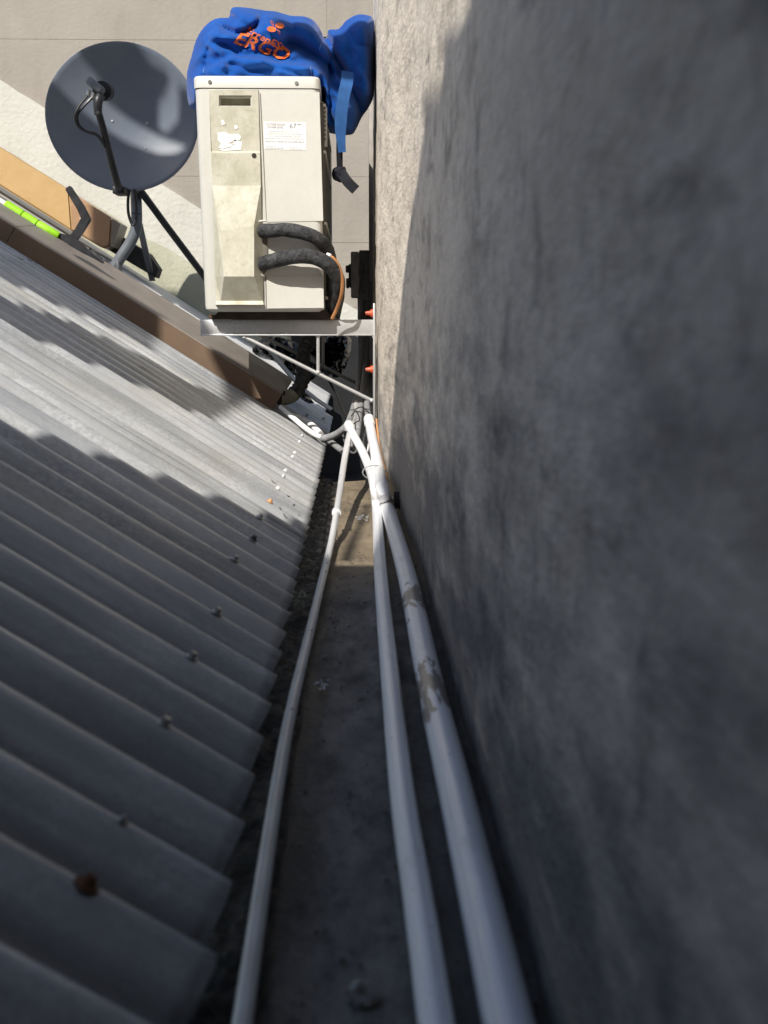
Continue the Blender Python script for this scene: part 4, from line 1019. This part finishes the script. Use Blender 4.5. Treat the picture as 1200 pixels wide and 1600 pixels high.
pipe('black_cable', [Dp(168, 420, 4.16), Dp(162, 416, 4.1), Dp(158, 418, 4.08), Dp(165, 421, 4.1), Dp(163, 410, 4.05), Dp(152, 398, 3.9), Dp(141, 389, 3.6)], .0045, 'black_plastic', 'thin black cable curling to the foot of the dish mast', 'cable')

# ---- cardboard box
YC = 4.42
bx = empty('cardboard_box', atY(100, 350, YC), 'long cardboard box with shiny taped end lying on the far roof', 'box')
def cb_quad(name, pts, depth, mat):
    bm = B(); prism(bm, [atY(u, v, YC) for u, v in pts], (0, depth, 0)); bmesh.ops.bevel(bm, geom=list(bm.edges), offset=.006, segments=2, affect='EDGES')
    return obj(name, bm, mat, bx)
cb_quad('carton', [(-150, 140), (0, 231), (50, 262), (108, 298), (113, 362), (-150, 196)], .15, 'card_orange')
cb_quad('carton', [(108, 299), (150, 325), (175, 341), (172, 384), (160, 388), (112, 360)], .148, 'card_taped')
bm = B(); prism(bm, [atY(u, v, YC) for u, v in ((175.5, 342), (188, 350), (176, 386), (172.5, 385))], (0, .14, 0)); obj('box_end', bm, 'card_end', bx, smooth=False)
# ---- plank
bm = B(); prism(bm, [atY(u, v, 4.55) for u, v in ((160, 358), (180, 364), (232, 396), (248, 420), (243, 434), (172, 392), (160, 385))], (0, .09, 0))
tag(obj('timber_plank', bm, 'timber_dark', smooth=False), 'dark grey plank lying behind the dish mast', 'plank')

# ---- long pole with green grips and black forked head
YG = 3.17
pl = empty('roller_pole', atY(60, 348, YG), 'white pole with bright green grips and black forked head lying on the flashing', 'pole')
G_ = lambda u, v, d=0.0: atY(u, v, YG + d)
bm = B(); tube(bm, [G_(-150, 220), G_(12, 322)], .0085, 14, smooth=False); obj('shaft', bm, 'pipe_white', pl)
for (a, b) in (((8, 319), (35, 336)), ((35.5, 336.4), (58, 350.5)), ((58.5, 350.9), (92, 368.5))):
    bm = B(); tube(bm, [G_(*a), G_(a[0] + (b[0] - a[0]) * .06, a[1] + (b[1] - a[1]) * .06), G_(a[0] + (b[0] - a[0]) * .95, a[1] + (b[1] - a[1]) * .95), G_(*b)], lambda s: .0128 * (1 if .04 < s < .97 else .82) * (1 if a[0] < 50 else 1 - .22 * s), 18, smooth=False); obj('grip', bm, 'grip_green', pl)
def bar(name, pts, wpx, d0=0.0):
    bm = B()
    L_ = []; Rr_ = []
    for i, (u, v) in enumerate(pts):
        a = pts[max(0, i - 1)]; b = pts[min(len(pts) - 1, i + 1)]; dx, dy = b[0] - a[0], b[1] - a[1]; l_ = math.hypot(dx, dy)
        w = wpx[i] / 2; L_.append((u - dy / l_ * w, v + dx / l_ * w)); Rr_.append((u + dy / l_ * w, v - dx / l_ * w))
    prism(bm, [G_(u, v, d0) for u, v in L_ + Rr_[::-1]], (0, .016, 0))
    bmesh.ops.bevel(bm, geom=list(bm.edges), offset=.0025, segments=2, affect='EDGES')
    return obj(name, bm, 'black_plastic', pl)
bar('fork', [(90, 367), (100, 372), (108, 374), (116, 371), (122, 362), (135, 342), (126, 325), (105, 292)], [8, 9, 10, 12, 13, 14, 12, 10])
bar('fork', [(100, 373), (112, 377), (122, 384), (130, 391), (146, 401), (162, 411)], [9, 12, 13, 9, 5, 3], -.12)

# ---- black flexible duct and khaki stub at the end of the flashing
du = empty('flexible_duct', atY(480, 540, 3.12), 'black ribbed flexible duct ending in a khaki elbow beside the flashing', 'duct')
bm = B(); tube(bm, [atY(436, 622, 3.04), atY(447, 621, 3.05), atY(457, 617, 3.06), atY(462, 612, 3.065)], .0195, 18); obj('elbow', bm, 'khaki_pipe', du)
bm = B(); tube(bm, [atY(459, 615, 3.06), atY(468, 605, 3.07), atY(474, 588, 3.09), atY(473, 565, 3.12), atY(476, 545, 3.15), atY(490, 520, 3.2), atY(500, 500, 3.25)], .0185, 18, 14, ridge=(.09, 420)); obj('duct_hose', bm, 'foam_black', du)
bm = B(); c = atY(443, 613, 3.035); tube(bm, [c + Vector((.004, -.018, .004)), c + Vector((0, -.02, -.006))], .004, 8, smooth=False); obj('elbow_lug', bm, 'timber_dark', du)
# metal strip lying across the far roof
bm = B(); ribbon(bm, [atY(416, 540, 3.35), atY(470, 605, 3.32), atY(518, 640, 3.3)], .020, .004, (.3, 1, .3), 2)
tag(obj('metal_strip', bm, 'galv_steel'), 'narrow bright metal channel lying aslant behind the bracket', 'metal strip')
# crumpled black plastic sheets
def crumple(name, outline, y, amp, mat, label, cat, sd):
    us = [p[0] for p in outline]; vs_ = [p[1] for p in outline]; bm = B(); st = 2.2; D = {}
    us = [u - 3 for u in us[:1]] + us + [max(us) + 3, min(us) - 3]; vs_ = vs_ + [max(vs_) + 3, min(vs_) - 3]; nu, nv = int((max(us) - min(us)) / st) + 1, int((max(vs_) - min(vs_)) / st) + 1
    so = smooth_outline(outline, 3)
    I = {(i, j): inside((min(us) + i * st, min(vs_) + j * st), so) for i in range(nu + 1) for j in range(nv + 1)}
    def vv(i, j):
        if (i, j) not in D:
            p = (min(us) + i * st, min(vs_) + j * st)
            e, q, _ = min((segd(p, so[k], so[(k + 1) % len(so)]) for k in range(len(so))), key=lambda z: z[0])
            if not I[(i, j)]: p = q; e = 0
            q_ = Vector((p[0] * .06, p[1] * .06, sd))
            D[(i, j)] = bm.verts.new(atY(p[0], p[1], y - amp * (1.2 * noise.turbulence(q_, 4, True) + min(1, e / 14))))
        return D[(i, j)]
    for i in range(nu):
        for j in range(nv):
            ks = [(i, j), (i + 1, j), (i + 1, j + 1), (i, j + 1)]
            if sum(I[k] for k in ks) >= 1: bm.faces.new([vv(*k) for k in ks])
    bmesh.ops.remove_doubles(bm, verts=bm.verts, dist=4e-4)
    o = obj(name, bm, mat, sharp=25); m = o.modifiers.new('thickness', 'SOLIDIFY'); m.thickness = .002
    return tag(o, label, cat)
crumple('plastic_sheet', [(500, 512), (546, 522), (545, 560), (528, 590), (500, 585), (478, 606), (490, 630), (470, 622), (460, 585), (470, 545), (482, 520)], 3.62, .06, 'plastic_sheet', 'crumpled glossy black plastic bag piled behind the flexible duct', 'plastic bag', 2.2)
crumple('plastic_sheet', [(394, 548), (404, 530), (430, 526), (462, 535), (480, 550), (470, 585), (450, 583), (430, 565), (410, 560)], 3.66, .04, 'plastic_sheet', 'crumpled black plastic scrap under the middle of the bracket brace', 'plastic bag', 5.1)

# ---- small litter
bm = B(); r_ = bmesh.ops.create_icosphere(bm, subdivisions=3, radius=.0075); c = atZ(566, 1553, ZF + .006)
for w in r_['verts']: w.co = Vector((w.co.x * 1.1, w.co.y * 1.0, w.co.z * .85)) * (1 + .8 * noise.noise(w.co * 120) + .3 * noise.noise(w.co * 300)) + c
tag(obj('pebble', bm, 'pebble_stone'), 'single pale pebble on the gutter floor near the camera', 'pebble')
bm = B(); rg = random.Random(11)
for k in range(110):
    y = rg.uniform(1.15, 2.6); x = rg.uniform(-.11, -.068); z = ZF + .024 - max(0, (x + .058) * .5)
    s = rg.uniform(.0015, .007); a = rg.random() * 6.28
    pts = [Vector((x + math.cos(a + q * 1.57) * s * (1 if q % 2 else .35), y + math.sin(a + q * 1.57) * s * (1 if q % 2 else .35), z + rg.uniform(-.004, .004))) for q in range(4)]
    prism(bm, pts, (0, 0, .0006))
tag(obj('leaf_litter', bm, 'leaf_brown', smooth=False), kind='stuff')
bm = B(); rg = random.Random(21)
for k in range(420):
    y = .45 + 2.2 * rg.random() ** 1.3; x = -.062 + .16 * rg.random() ** 1.8; s = rg.uniform(.0006, .0026); a = rg.random() * 6.28; z = ZF + .0035
    pts = [Vector((x + math.cos(a + q * 1.26) * s * rg.uniform(.5, 1), y + math.sin(a + q * 1.26) * s * rg.uniform(.6, 1.6), z)) for q in range(5)]
    prism(bm, pts, (0, 0, s * .5))
tag(obj('floor_grit', bm, 'leaf_brown', smooth=False), kind='stuff')
bm = B()
for k in range(34):
    c = atZ(470 + rg.uniform(-14, 12), 936 + rg.uniform(-12, 12), ZF + .03); a = rg.random() * 6.28; s = rg.uniform(.004, .012); d_ = Vector((math.cos(a), math.sin(a), rg.uniform(-.2, .5))) * s
    prism(bm, [c - d_, c + Vector((.0015, 0, .001)), c + d_, c + Vector((0, .002, -.001))], (0, 0, .0007))
tag(obj('dry_twigs', bm, 'khaki_pipe', smooth=False), kind='stuff')
pipe('grey_cable', [atY(560, 600, 3.2), atY(556, 640, 3.1), atY(563, 672, 2.95), atY(556, 706, 2.85), atY(543, 700, 2.9), atY(536, 672, 3.0), atY(548, 640, 3.15)], .0028, 'conduit_dark', 'dark cable tangled in a loop behind the grey conduits', 'cable')
pipe('black_cable', [atY(470, 545, 3.4), atY(500, 570, 3.3), atY(522, 610, 3.3), atY(540, 650, 3.1), atY(555, 668, 2.95)], .004, 'black_plastic', 'black cable drooping from the duct to the conduit bundle', 'cable')
def leaf(u, v, s, ang, mat, label, n=.004):
    p = atRoof(u, v, n); bm = B()
    a = SLOPE * math.cos(ang) + Vector((0, 1, 0)) * math.sin(ang); b = SLOPE * -math.sin(ang) + Vector((0, 1, 0)) * math.cos(ang)
    prism(bm, [p + a * s * x + b * s * y_ + NRM * (.3 * s * x * x) for x, y_ in ((-1, 0), (-.4, .28), (.3, .25), (1, .05), (.3, -.2), (-.4, -.25))], NRM * .0006)
    return tag(obj('dry_leaf', bm, mat, smooth=False), label, 'leaf', 'bits of leaf on the roof')
for u, v, s, a, L_ in ((427, 754, .007, .6, 'small dark leaf scrap on the sunlit roof above the orange screw'), (450, 776, .006, 2.0, 'dark leaf scrap right of the orange screw'), (438, 796, .006, 1.1, 'dark leaf scrap at the edge of the shade'), (467, 806, .003, .3, 'tiny leaf speck near the eave'), (32, 405, .008, .2, 'leftmost of three dark scraps high on the roof'), (46, 407, .009, .4, 'middle of three dark scraps high on the roof'), (60, 411, .008, .3, 'rightmost of three dark scraps high on the roof')):
    leaf(u, v, s, a, 'timber_dark', L_)
